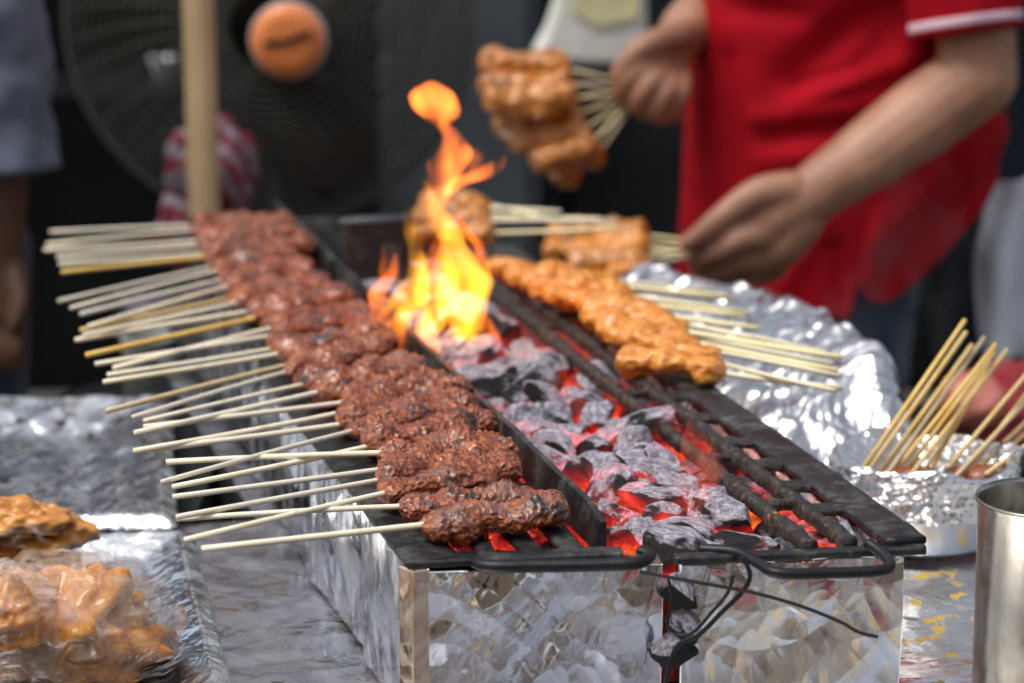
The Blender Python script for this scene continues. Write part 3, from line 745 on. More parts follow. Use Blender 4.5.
look = {0: 'frontmost beef skewer with a fat brown meat end over the open slots', 1: 'second beef skewer from the front, its stick slanting across the one behind it',
        5: 'beef skewer whose stick lies level over three slanting ones near the front', 14: 'beef skewer with a darker orange brown stick, alone between two bundles'}
NB = len(beef)
vv = sorted(UV(PZ(*b, G + .0135))[1] for t_, b in beef); order = sorted(range(NB), key=lambda i: UV(PZ(*beef[i][1], G + .0135))[1]); rank = {i: k for k, i in enumerate(order)}
for i, (tp, bs) in enumerate(beef):
    z = G + .0115 + (i % 2) * .0028 + R.uniform(0, .0015)
    tip = PZ(*tp, z + .002 + (i % 4) * .001); base = PZ(*bs, z)
    # meat heads stay in their own row: even out where each meat sits along the grill
    u, v = UV(base); far = i / (NB - 1)
    v_even = vv[0] + .004 + (vv[-1] - vv[0]) * rank[i] / (NB - 1); v2 = v * .2 + v_even * .8; base = W(u, v2, z)
    d = (base - tip).normalized(); dd = d.x * CU + d.y * SU
    mlen = (.114 + .027 * min(1, far * 3) + R.uniform(-.006, .005) - u) / max(.5, dd)
    mlen = max(.07, min(.115, mlen))
    q = 1 if i < 16 else .75
    lab = look.get(i, f'sticky brown beef skewer on the grill, {ordn(i + 1)} from the front')
    rw = (.0172 if i < 6 else .0158) + R.uniform(-.001, .002)
    skewer('beef_skewer', tip, base, mlen, rw, .0108 + R.uniform(-.001, .0015), 10 + i, 'beef', lab, 'beef skewers lined up on the grill', M['beef'],
           M['bamboo_warm'] if i in (14, 19, 22, 27) else M['bamboo'], int(120 * q) if i < 14 else 66, int(72 * q) if i < 14 else 40)
# filler meats hidden between, all of the row is skewers: a few whose sticks hide below others
# chicken on the right grate
chick = [((842, 388), (722, 371)), ((836, 391), (712, 358)), ((840, 376), (696, 350)), ((838, 370), (690, 341)), ((833, 364), (683, 335)), ((842, 357), (676, 330)), ((826, 352), (668, 324)),
         ((752, 338), (655, 316)), ((758, 328), (648, 311)), ((745, 316), (640, 306)), ((748, 312), (630, 301)), ((740, 311), (620, 296)), ((737, 299), (606, 287)), ((728, 296), (590, 281)), ((716, 290), (575, 276))]
for i, (tp, bs) in enumerate(chick):
    z = G + .0145 + (i % 2) * .0045; tip = PZ(*tp, z - .004); base = PZ(*bs, z)
    skewer('chicken_skewer', tip, base, .084 + R.uniform(-.004, .006),   .0145, .0105, 60 + i, 'chicken',
           'frontmost orange chicken skewer resting on the edge plate' if i == 0 else f'orange chicken skewer on the charred grate, {ordn(i + 1)} from the front',
           'chicken skewers on the charred grate', M['chicken'], M['bamboo_cream'], 64, 44)
for i, (tp, bs) in enumerate((((620, 228), (492, 232)), ((618, 221), (488, 222)), ((600, 219), (484, 214)), ((560, 212), (480, 208)), ((540, 216), (476, 204)))):
    z = G + .014 + (i % 2) * .003
    skewer('chicken_skewer', PZ(*tp, z + .01), PZ(*bs, z), .085, .017, .014, 80 + i, 'chicken',
           f'browned chicken skewer behind the flame, {ordn(i + 1)} from the front', 'chicken skewers behind the flame', M['chicken_brown'], M['bamboo_cream'], 40, 30)
# bunch held over the grill by the near hand
YH = 2.785
for i, (a, b, dy) in enumerate((((650, 236), (545, 234), .0), ((652, 246), (542, 252), -.015), ((650, 256), (566, 268), -.03), ((652, 264), (588, 286), -.045), ((652, 250), (560, 244), .03))):
    base = PY(*a, YH + dy); end = PY(*b, YH + dy + .01); tip = base + (PY(760, 236 + i * 3, YH + .02) - base) * .9
    d = (end - base).normalized(); tip = base - d * .01; hand = PY(703, 243 + i * 3, YH)
    t = thing('chicken_skewer', f'browned chicken skewer pinched by the lower hand, {ordn(i + 1)} of that bunch from the top', 'skewer', base, 'chicken skewers in the lower hand')
    MB().tube([hand, base.lerp(hand, .5), base, end], .0018, 8).build('stick', M['bamboo_cream'], t)
    v, f = meat_mesh(base, end, .018, .0155, 90 + i, 44, 34, 'chicken'); mesh_obj('meat', v, f, M['chicken'] if i % 2 else M['chicken_brown'], t)
# bunch held up by the far hand
YU = 2.92
fan_pts = [((572, 70), (478, 62)), ((575, 84), (476, 84)), ((578, 98), (482, 104)), ((582, 112), (492, 128)), ((588, 126), (508, 148)), ((596, 138), (530, 164)), ((604, 146), (552, 176))]
for i, (a, b) in enumerate(fan_pts):
    base = PY(*a, YU - .01 * (i % 3)); end = PY(*b, YU - .03 * (i % 3) + .02); hand = PY(634, 84 + i * 3, YU + .02)
    t = thing('chicken_skewer', f'glossy chicken skewer in the fan held by the upper hand, {ordn(i + 1)} from the top', 'skewer', base, 'chicken skewers fanned out in the upper hand')
    MB().tube([hand, base, base.lerp(end, .8)], .002, 8).build('stick', M['bamboo_cream'], t)
    v, f = meat_mesh(base, end, .020, .017, 120 + i, 44, 34, 'chicken'); mesh_obj('meat', v, f, M['chicken_brown'], t)

# ------------------------------------------------------------------ right side: crumpled foil tray, bowl with sticks, cup
def seg_interp(x, xs, ys): return np.interp(x, xs, ys)
edge = [UV(PZ(x, y, .875)) for x, y in ((1000, 452), (955, 425), (905, 400), (880, 372), (850, 352), (800, 328), (760, 302), (700, 282), (660, 272))]
ev = [e_[1] for e_ in edge]; eu = [e_[0] for e_ in edge]
oo = np.argsort(ev); ev = np.array(ev)[oo]; eu = np.array(eu)[oo]
vs = np.linspace(.37, .93, 280); ss = np.linspace(0, 1, 130)
S_, V_ = np.meshgrid(ss, vs)
UO = np.interp(V_, ev, eu); U_ = .336 + (UO + .03 - .336) * S_
hump = (.092 - .022 * np.clip((V_ - .6) / .25, 0, 1)) * np.clip(S_ / .80, 0, 1) ** 1.1 * (1 - np.clip((S_ - .84) / .16, 0, 1) ** 2) + .012
lowf = np.clip((V_ - .37) / .07, 0, 1)
Z_ = T + .012 + hump * (.35 + .65 * lowf) + .009 * crumple(U_, V_, 77, 12, 3) + .0062 * (ridged(U_, V_, 77, 19, 4) - .5)
U_ = U_ + .004 * crumple(V_, U_, 78, 20, 3)
v = np.stack([(O0.x + U_ * CU - V_ * SU).ravel(), (O0.y + U_ * SU + V_ * CU).ravel(), np.maximum(Z_, T + .009).ravel()], 1)
o = mesh_obj('foil_tray', v, grid_faces(len(ss), len(vs)), M['foil_heap']); md = o.modifiers.new('s', 'SOLIDIFY'); md.thickness = .0006
tag(o, 'long crumpled foil tray heaped up beside the chicken side of the grill', 'tray')
# bowl
BC = PZ(932, 560, T + .006); BC = Vector((BC.x, 1.955, T + .008))
bl = thing('foil_bowl', 'foil lined bowl of skewers standing next to the steel cup', 'bowl', BC)
MB().lathe([(.001, .004), (.050, .004), (.052, .0), (.055, .004), (.062, .035), (.064, .045), (.0625, .045), (.054, .008), (.001, .007)], BC, 64).build('bowl_body', M['white_plastic'] if False else simple('matt_aluminium', (.62, .65, .7), .32, .9, .08, 10, .1), bl)
n, k_ = 260, 60; vsl = []
TH, KK = np.meshgrid(np.linspace(0, 2 * PI, n, endpoint=False), np.linspace(0, 1, k_))
cr = crumple(TH * .07, KK * .09, 55, 30, 4)
for j in range(k_):
    t = j / (k_ - 1)
    # profile: outer skirt up, over the rim, down inside
    if t < .45: q = t / .45; r0, z0 = .0635 + .004 * q, .030 + .036 * q
    elif t < .6: q = (t - .45) / .15; r0, z0 = .0675 - .006 * q, .066 + .003 * math.sin(q * PI)
    else: q = (t - .6) / .4; r0, z0 = .0615 - .045 * q, .066 - .036 * q
    for i in range(n):
        th = TH[j, i]; wv = .004 * math.sin(3 * th + 1) + .002 * math.sin(7 * th)
        c_ = cr[j, i]; r_ = r0 + .009 * c_; z_ = z0 + (wv if t > .1 else wv * t * 10) + .004 * c_
        vsl.append((BC.x + r_ * math.cos(th) * 1.12, BC.y + r_ * math.sin(th), BC.z + z_))
mesh_obj('foil_lining', vsl, grid_faces(n, k_, True), M['foil_fine'], bl)
sticks = [((862, 470), (965, 320)), ((868, 472), (966, 332)), ((880, 472), (972, 345)), ((888, 473), (984, 338)), ((896, 470), (996, 344)), ((905, 472), (994, 352)), ((915, 470), (1007, 350)), ((925, 470), (990, 362)),
          ((948, 468), (1032, 368)), ((962, 470), (1044, 382)), ((975, 470), (1050, 400)), ((985, 468), (1060, 405)), ((992, 470), (1062, 420)), ((972, 466), (1040, 376)), ((930, 472), (985, 372))]
for i, (a, b) in enumerate(sticks):
    base = PY(*a, 1.935 + (i % 3) * .012); tip = PY(*b, 2.03 + (i % 4) * .02)
    d = (tip - base).normalized()
    t = thing('satay_skewer', f'bamboo skewer sticking up out of the foil lined bowl, {ordn(i + 1)} from the grill side', 'skewer', base, 'skewers standing in the foil lined bowl')
    MB().tube([base - d * .01, tip], .0019, 8).build('stick', M['bamboo_warm'], t)
    e_ = base - d * .045; e_ = Vector((BC.x + (base.x - BC.x) * .75, BC.y - .005 + (i % 4) * .006, BC.z + .026 + (i % 3) * .006))
    v, f = meat_mesh(base - d * .004, e_, .010, .009, 150 + i, 20, 16, 'beef'); mesh_obj('meat', v, f, M['beef'], t)
# steel cup
cp = PY(1044, 498, 1.60); rc = .0425; hC = .145
cz = cp.z - hC
if cz < T + .008: hC = cp.z - (T + .009); cz = T + .009
cup = MB(); cup.lathe([(.001, 0), (rc * .93, 0), (rc * .96, .004), (rc * .965, hC * .5), (rc * .985, hC - .004), (rc * 1.03, hC - .0015), (rc * 1.035, hC), (rc * 1.01, hC + .0012), (rc * .975, hC - .002), (rc * .955, hC * .5), (rc * .93, .004), (.001, .003)], (cp.x, cp.y, cz), 96)
tag(cup.build('steel_cup', M['steel']), 'brushed stainless steel cup with rolled rim at the table corner', 'cup')
# red chopping cloth, white towel behind the skewers at the right
# ------------------------------------------------------------------ left side: trays, meat, plastic bag
def tray(label, x0, x1, y0, y1, h, mat, seed, z=T, shear=0.0, rim=.03, amp=.005):
    us = np.linspace(0, 1, 150); vs = np.linspace(0, 1, 150); U, V = np.meshgrid(us, vs)
    Wd, Dp = x1 - x0, y1 - y0
    e = np.minimum(np.minimum(U * Wd, (1 - U) * Wd), np.minimum(V * Dp, (1 - V) * Dp))
    zz = z + .004 + h * np.clip(1 - (e - .012) / rim, 0, 1) - np.clip((.012 - e) / .012, 0, 1) * h * .45
    zz += amp * crumple(U * Wd, V * Dp, seed, 18, 4) * np.clip(e / .01, .3, 1)
    X = x0 + U * Wd + shear * V * Dp + .003 * crumple(V, U, seed + 5, 9, 2); Y = y0 + V * Dp
    o = mesh_obj('foil_tray', np.stack([X.ravel(), Y.ravel(), np.maximum(zz, z - .001).ravel()], 1), grid_faces(150, 150), mat)
    md = o.modifiers.new('s', 'SOLIDIFY'); md.thickness = .0006
    return tag(o, label, 'tray')
tray('foil tray dusted with black ash behind the raw meat', -.62, -.262, 1.952, 2.34, .022, M['foil_ash'], 201, T, -.14, .06)
tray('bright empty foil tray beside the plastic bag, in front of the ash tray', -.62, -.165, 1.52, 1.945, .016, M['foil'], 211, T, -.20, .03)
def blob(name, c, sx, sy, sz, seed, mat, parent=None, amp=.25, fr=3.0, sub=5, squash=True):
    bm = bmesh.new(); bmesh.ops.create_icosphere(bm, subdivisions=sub, radius=1); vs_ = []
    off = Vector((seed, seed * .3, 0))
    for v in bm.verts:
        d = v.co; h = 1 + amp * mn.noise(d * fr * .5 + off) + amp * .45 * mn.noise(d * fr * 1.4 + off) - amp * .3 * abs(mn.noise(d * fr * 1.1 + off * 2))
        z = d.z * h
        if squash and z < -.35: z = -.35 + (z + .35) * .15
        vs_.append((c[0] + d.x * h * sx, c[1] + d.y * h * sy, c[2] + z * sz))
    fs = [tuple(x.index for x in f.verts) for f in bm.faces]; bm.free()
    return mesh_obj(name, vs_, fs, mat, parent)
# pieces of marinated meat in a heap
for i, (x, y, s, lab) in enumerate(((20, 545, .030, 'marinated chicken piece at the bottom of the heap behind the plastic bag'),
                                    (50, 538, .026, 'marinated chicken piece at the tray side of the heap behind the plastic bag'),
                                    (22, 522, .028, 'marinated chicken piece lying on top of the heap behind the plastic bag'),
                                    (-20, 535, .034, 'marinated chicken piece at the frame edge of the heap behind the plastic bag'),
                                    (45, 518, .018, 'small marinated chicken piece on the heap behind the plastic bag'))):
    p = PY(x, y, 1.90 - .012 * (i % 3)); 
    o = blob('marinated_chicken', p, s * 1.25, s * .8, s * .62, 300 + i, M['marinade'], None, .5, 2.4); tag(o, lab, 'meat', 'marinated chicken heap')
bg = thing('plastic_bag', 'clear plastic bag stuffed with orange marinated meat', 'bag', PY(60, 690, 1.66))
blob('bag_meat', PY(62, 640, 1.66), .066, .05, .048, 321, M['marinade'], bg, .45, 3.2, 5)
def film(name, c, sx, sy, sz, seed, amp):
    o = blob(name, c, sx, sy, sz, seed, M['film'], bg, amp, 3.5, 5)
    return o
film('film', PY(64, 634, 1.66), .078, .06, .060, 331, .16)
film('film', PY(5, 612, 1.60), .034, .036, .036, 337, .2)
blob('bag_meat', PY(5, 622, 1.60), .026, .026, .026, 341, M['marinade'], bg, .4, 3)

# ------------------------------------------------------------------ people
def skin_mesh(name, nodes, edges, mat, parent, extra=None, voxel=.005, sub=1, smooth_it=4):
    """nodes {key: (pos, r)}; grows one continuous surface"""
    vs_, fs = [], []
    parts = [chain([nodes[a], (nodes[a][0].lerp(nodes[b][0], .5), (nodes[a][1] + nodes[b][1]) / 2), nodes[b]], 20) for a, b in edges]
    for ev2, ef2 in parts + list(extra or []):
        n0 = len(vs_); vs_ += [tuple(p) for p in ev2]; fs += [tuple(i + n0 for i in f) for f in ef2]
    me3 = bpy.data.meshes.new('t2'); me3.from_pydata(vs_, [], fs); ob = bpy.data.objects.new('t2', me3); COL.objects.link(ob)
    rmd = ob.modifiers.new('r', 'REMESH'); rmd.mode = 'VOXEL'; rmd.voxel_size = voxel; rmd.use_smooth_shade = True
    sm = ob.modifiers.new('s', 'SMOOTH'); sm.iterations = smooth_it; sm.factor = .5
    dg = bpy.context.evaluated_depsgraph_get(); ev_ = ob.evaluated_get(dg); m2 = bpy.data.meshes.new_from_object(ev_, depsgraph=dg)
    vs_ = np.array([tuple(v.co) for v in m2.vertices]); fs = [tuple(p.vertices) for p in m2.polygons]
    bpy.data.objects.remove(ob); bpy.data.meshes.remove(m2)
    par = list(range(len(vs_)))
    def fnd(a):
        while par[a] != a: par[a] = par[par[a]]; a = par[a]
        return a
    for f in fs:
        a = fnd(f[0])
        for b in f[1:]: par[fnd(b)] = a
    roots = [fnd(i) for i in range(len(vs_))]; cnt = {}
    for q in roots: cnt[q] = cnt.get(q, 0) + 1
    print('ISLANDS', name, [(n_, [round(float(x), 3) for x in vs_[q]]) for q, n_ in sorted(cnt.items(), key=lambda t: -t[1])][:8])
    big = max(cnt, key=cnt.get); fs = [f for f in fs if roots[f[0]] == big]
    used = sorted({i for f in fs for i in f}); mp = {i: k for k, i in enumerate(used)}
    return mesh_obj(name, vs_[used], [tuple(mp[i] for i in f) for f in fs], mat, parent)
def chain(pts, n=10):
    """tapered capsule chain: pts (pos, r) -> mesh of overlapping rounded tubes"""
    mb = MB(); P = smooth_path([p for p, r in pts], 6); rs = []
    for i in range(len(P)):
        t = i / 6; k = min(int(t), len(pts) - 1); k2 = min(k + 1, len(pts) - 1); rs.append(pts[k][1] * (1 - (t - k)) + pts[k2][1] * (t - k))
    d0 = (P[0] - P[1]).normalized(); d1 = (P[-1] - P[-2]).normalized()
    cap0 = [(P[0] + d0 * rs[0] * math.sin(a), rs[0] * math.cos(a)) for a in (1.45, 1.1, .7, .35)]
    cap1 = [(P[-1] + d1 * rs[-1] * math.sin(a), rs[-1] * math.cos(a)) for a in (.35, .7, 1.1, 1.45)]
    PP = [c[0] for c in cap0] + P + [c[0] for c in cap1]; RR = [c[1] for c in cap0] + rs + [c[1] for c in cap1]
    mb.tube(PP, RR, 14); return mb.v, mb.f
def ellipsoid(c, sx, sy, sz):
    bm = bmesh.new(); bmesh.ops.create_icosphere(bm, subdivisions=3, radius=1)
    v = [(c[0] + q.co.x * sx, c[1] + q.co.y * sy, c[2] + q.co.z * sz) for q in bm.verts]; f = [tuple(x.index for x in ff.verts) for ff in bm.faces]; bm.free(); return v, f
def head_bits(c, fx, fy):
    """skull, jaw, nose, ears facing direction (fx,fy)"""
    f = Vector((fx, fy, 0)).normalized(); s = Vector((-f.y, f.x, 0)); c = Vector(c)
    ex = [ellipsoid(c + Vector((0, 0, .03)), .088, .088, .105), ellipsoid(c + f * .03 - Vector((0, 0, .055)), .058, .058, .062),
          chain([(c + f * .088 + Vector((0, 0, .02)), .009), (c + f * .108 - Vector((0, 0, .02)), .014)]),
          chain([(c + f * .085 - Vector((0, 0, .052)) - s * .02, .008), (c + f * .09 - Vector((0, 0, .052)), .01), (c + f * .085 - Vector((0, 0, .052)) + s * .02, .008)])]
    for q in (-1, 1):
        ex.append(ellipsoid(c + s * .088 * q - Vector((0, 0, .01)), .016, .016, .032))
        ex.append(ellipsoid(c + f * .075 + s * .032 * q + Vector((0, 0, .018)), .014, .014, .012))
    return ex
# --- the cook in the red polo
mn_ = thing('person', 'cook in a red polo shirt turning skewers over the grill', 'person', (.39, 3.05, 0))
YW = 2.80
sh = Vector((.49, 2.90, 1.36)); el = PY(978, 78, 2.86); wr = PY(806, 198, YW)
fa = PY(915, 122, 2.84); fb = PY(862, 160, 2.82)
nodes = {'pelvis': (Vector((.40, 3.07, .90)), .14), 'waist': (Vector((.39, 3.06, 1.05)), .115), 'chest': (Vector((.39, 3.06, 1.24)), .11), 'neckb': (Vector((.38, 3.07, 1.40)), .07), 'neck': (Vector((.375, 3.06, 1.46)), .055), 'head': (Vector((.365, 3.05, 1.56)), .06),
         'shl': (sh, .045), 'upl': (sh.lerp(el, .5), .046), 'ell': (el, .044), 'fal': (fa, .045), 'fbl': (fb, .039), 'wrl': (wr, .031),
         'shr': (Vector((.33, 3.24, 1.36)), .06), 'elr': (Vector((.40, 3.25, 1.10)), .042), 'far': (PY(735, -12, 3.08), .042), 'wrr': (PY(684, 30, 2.99), .030),
         'hl': (Vector((.40, 3.0, .86)), .075), 'kl': (Vector((.36, 2.97, .47)), .065), 'al': (Vector((.42, 2.97, .09)), .042), 'tl': (Vector((.30, 2.95, .04)), .035),
         'hr': (Vector((.40, 3.18, .86)), .10), 'kr': (Vector((.36, 3.20, .47)), .065), 'ar': (Vector((.42, 3.22, .09)), .042), 'tr': (Vector((.30, 3.20, .04)), .035)}
edges = [('pelvis', 'waist'), ('waist', 'chest'), ('chest', 'neckb'), ('neckb', 'neck'), ('neck', 'head'), ('chest', 'shl'), ('shl', 'upl'), ('upl', 'ell'), ('ell', 'fal'), ('fal', 'fbl'), ('fbl', 'wrl'),
         ('chest', 'shr'), ('shr', 'elr'), ('elr', 'far'), ('far', 'wrr'), ('pelvis', 'hl'), ('hl', 'kl'), ('kl', 'al'), ('al', 'tl'), ('pelvis', 'hr'), ('hr', 'kr'), ('kr', 'ar'), ('ar', 'tr')]
ex = head_bits((.355, 3.05, 1.60), -.85, -.5)
def H(x, y, dy, r): return (PY(x, y, YW + dy), r)
# near (left) hand: back of the palm and thumb towards us, fingers closed on the sticks
ex += [chain([H(818, 194, .005, .031), H(790, 208, 0, .031), H(765, 222, -.002, .032), H(752, 232, 0, .030)]),
       chain([H(800, 222, .0, .027), H(778, 244, .0, .029), H(762, 254, .002, .026)]),
       chain([H(790, 190, -.008, .022), H(758, 194, -.018, .0185), H(727, 213, -.026, .0145), H(706, 230, -.030, .0125), H(688, 243, -.030, .0105)]),    # thumb
       chain([H(768, 232, -.012, .021), H(742, 238, -.024, .0165), H(718, 252, -.026, .0125), H(700, 259, -.018, .0105), H(688, 254, -.008, .009)]),   # index
       chain([H(770, 254, -.004, .021), H(740, 260, -.012, .0145), H(712, 273, -.004, .0108), H(696, 264, .010, .0098), H(700, 252, .016, .0085)]),   # middle
       chain([H(772, 266, .014, .017), H(746, 276, .010, .0118), H(722, 278, .018, .0102), H(706, 268, .028, .009), H(712, 256, .030, .008)]),        # ring
       chain([H(776, 268, .030, .015), H(756, 279, .030, .0102), H(738, 279, .036, .0088), H(726, 270, .042, .008), H(730, 260, .044, .007)])]        # little
def K(x, y, dy, r): return (PY(x, y, 2.95 + dy), r)
ex += [chain([K(690, 26, .04, .027), K(674, 46, .02, .026), K(662, 62, .01, .025), K(656, 74, .0, .021)]),
       chain([K(682, 34, .0, .018), K(655, 42, -.02, .0155), K(632, 56, -.03, .0125), K(618, 76, -.03, .0105)]),
       chain([K(660, 60, -.01, .015), K(636, 72, -.034, .0110), K(620, 92, -.028, .0095), K(630, 104, -.008, .0088)]),
       chain([K(664, 70, -.012, .015), K(650, 84, -.040, .0110), K(637, 106, -.034, .0095), K(646, 115, -.010, .0085)]),
       chain([K(672, 74, -.008, .014), K(667, 92, -.038, .0105), K(655, 113, -.032, .0092), K(663, 119, -.008, .0082)]),
       chain([K(682, 74, -.002, .012), K(683, 92, -.030, .0092), K(673, 112, -.024, .0082), K(679, 116, -.004, .0072)])]
skin_mesh('body', nodes, edges, M['skin'], mn_, ex, .004)
hair = ellipsoid((.372, 3.06, 1.645), .096, .096, .10)
mesh_obj('hair', hair[0], hair[1], simple('black_hair', (.015, .012, .01), .5, 0, .3, 60, .5, 200), mn_)
# shirt: loft from hem to shoulders
SX, SY = .39, 3.045
hem_px = [(640, 290), (690, 284), (720, 296), (760, 306), (810, 315), (853, 319), (858, 300), (862, 283), (868, 296), (878, 303), (893, 302), (920, 282), (950, 253), (985, 215), (1010, 186), (1040, 150)]
def shirt_ax(z): 
    k = min(1, max(0, (z - 1.25) / .2)); a = .186 - .03 * max(0, (z - 1.0)) * 1.2 - .06 * k ** 2; b = .150 - .05 * k ** 2
    return a, b
hx = [(x - 512) / FPX * 2.93 for x, y in hem_px]
hz = []
for (x, y), X in zip(hem_px, hx):
    c = max(-1, min(1, (X - SX) / .19)); Ys = SY - .155 * math.sqrt(1 - c * c); hz.append(PY(x, y, Ys).z)
nth, nz = 360, 150; vsl = []
creases = []   # px space valleys/ridges: (x0,y0,x1,y1,width,depth)
for q in ((790, 78, 905, -20, 20, -.020), (800, 98, 900, 62, 11, .012), (795, 88, 860, 68, 8, -.010), (770, 140, 850, 128, 12, -.008), (760, 118, 870, 105, 12, .008), (870, 60, 920, -10, 22, -.016),
          (735, 20, 780, -60, 30, .010), (700, 100, 715, 260, 16, .006), (730, 60, 745, 240, 12, -.006), (690, 10, 700, 200, 14, -.004), (760, 160, 840, 150, 14, .007), (880, 240, 985, 130, 14, .009), (900, 260, 1000, 165, 10, -.008),
          (870, 280, 880, 215, 8, .006), (845, 300, 835, 250, 9, -.006), (780, 290, 820, 225, 14, .006), (950, 200, 1000, 130, 8, .006), (740, 8, 800, 14, 14, -.010), (755, 300, 765, 262, 9, -.004)):
    creases.append(q)
def seg_d(px, py, q):
    x0, y0, x1, y1 = q[:4]; dx, dy = x1 - x0, y1 - y0; t = max(0, min(1, ((px - x0) * dx + (py - y0) * dy) / (dx * dx + dy * dy)))
    fx = 1 - abs(t - .5) * .6
    return math.hypot(px - x0 - dx * t, py - y0 - dy * t), fx
def toPX(p):
    r = Vector(p) - Vector((0, 0, CAMZ)); c, s = math.cos(PITCH), math.sin(PITCH)
    zc = r.y * c - r.z * s; yc = r.y * s + r.z * c; return 512 + FPX * r.x / zc, 341.5 - FPX * yc / zc
for j in range(nz):
    t = j / (nz - 1)
    for i in range(nth):
        th = 2 * PI * i / nth; c, s = math.cos(th), math.sin(th)
        if s < 0: hz_ = float(np.interp(SX + .186 * c, hx, hz))
        else: hz_ = hz[-1] + (hz[0] - hz[-1]) * ((1 - c) / 2)
        z = hz_ + (1.42 - hz_) * (t ** 1.15)
        a, b = shirt_ax(z)
        flare = 1 + .03 * max(0, (.92 - z) / .14)
        p = Vector((SX + a * c * flare, SY + b * s * flare, z))
        d = .006 * mn.noise(Vector((c * 1.6, s * 1.6, z * 5))) + .004 * mn.noise(Vector((c * 4, s * 4, z * 9 + c * 3)))
        if s < .1:
            px, py = toPX(p)
            for q in creases:
                dd, fx = seg_d(px, py, q)
                if dd < q[4] * 2.5: d += q[5] * fx * math.exp(-(dd / q[4]) ** 2)
        p += Vector((c, s, 0)) * d; vsl.append(p)
fs = grid_faces(nth, nz, True)
o = mesh_obj('polo_shirt', vsl, fs, M['red'], mn_); md = o.modifiers.new('s', 'SOLIDIFY'); md.thickness = .002; md.offset = 1
def sleeve(name, a, b, r0, r1, mat, seed, t0=0, t1=1, th=.0025, nn=36, n=64, amp=.005, parent=None):
    d = (b - a).normalized(); s_ = d.cross(Vector((0, 1, .2))).normalized(); u_ = d.cross(s_); vs_ = []
    for j in range(nn):
        t = t0 + (t1 - t0) * j / (nn - 1); c = a.lerp(b, t); r = r0 + (r1 - r0) * t
        for i in range(n):
            q = 2 * PI * i / n; w = s_ * math.cos(q) + u_ * math.sin(q)
            p = c + w * r; p += w * (amp * mn.noise(p * 16 + Vector((seed, 0, 0))) + amp * .6 * mn.noise(p * 34)); vs_.append(p)
    o = mesh_obj(name, vs_, grid_faces(n, nn, True), mat, parent); md = o.modifiers.new('s', 'SOLIDIFY'); md.thickness = th; md.offset = 1
    return o
sa = sh + Vector((-.03, .02, .03)); sb = PY(967, 34, 2.865)
slv = sleeve('sleeve', sa, sb, .078, .060, M['red'], 5, parent=mn_)
sleeve('sleeve_trim', sa, sb, .0787, .0609, M['pink_trim'], 5, .945, .975, parent=slv, nn=4)
sleeve('sleeve', Vector((.33, 3.22, 1.38)), Vector((.385, 3.25, 1.16)), .078, .062, M['red'], 8, parent=mn_)
# trousers
nj = {'p': (Vector((.40, 3.05, .88)), .12), 'hl': (Vector((.395, 3.00, .78)), .088), 'kl': (Vector((.36, 2.965, .47)), .088), 'al': (Vector((.42, 2.965, .12)), .07),
      'hr': (Vector((.40, 3.17, .80)), .115), 'kr': (Vector((.36, 3.20, .47)), .088), 'ar': (Vector((.42, 3.22, .12)), .07)}
skin_mesh('trousers', nj, [('p', 'hl'), ('hl', 'kl'), ('kl', 'al'), ('p', 'hr'), ('hr', 'kr'), ('kr', 'ar')], M['jeans'], mn_, None, .008)
# white towel hanging at his back, and seated red clad person behind the bowl
tw = MB(); vs_ = []
for j in range(60):
    t = j / 59
    for i in range(40):
        s_ = i / 39; c = PY(986 + 62 * s_ - 10 * math.sin(t * 3) , 168 + 190 * t + 20 * (1 - s_) * (1 - t), 3.02 + .05 * s_)
        c.y += .015 * math.sin(s_ * 9 + t * 3) + .01 * mn.noise(Vector((s_ * 3, t * 3, 2)))
        vs_.append(c)
o = mesh_obj('towel', vs_, grid_faces(40, 60), M['white_cloth']); md = o.modifiers.new('s', 'SOLIDIFY'); md.thickness = .004
tag(o, 'white towel hanging behind the hip of the cook in red', 'towel')
c_ = PY(1015, 420, 2.75)
o = blob('cloth_bundle', c_, .075, .06, .06, 401, M['dark_red'], None, .3, 2.5, 5, False); tag(o, 'dark red cloth bundle beyond the upright bamboo sticks', 'cloth')
o = blob('plastic_basin', PY(972, 400, 2.72), .035, .04, .03, 402, M['pink_skin'], None, .2, 2, 4, False)
o.name = 'raw_meat_piece'; tag(o, 'pink piece of raw meat beside the dark red cloth bundle', 'meat')
cr_ = thing('crate', 'dark grey crate under the red cloth bundle behind the bowl', 'crate', (c_.x, c_.y, 0))
MB().box(c_.x - .22, c_.x + .3, c_.y - .1, c_.y + .15, 0, c_.z - .035).build('crate_body', M['dark_grey'], cr_, False, .01)
MB().box(c_.x - .23, c_.x + .31, c_.y - .11, c_.y + .16, c_.z - .034, c_.z - .024).build('lid', M['dark_grey'], cr_, False, .003)

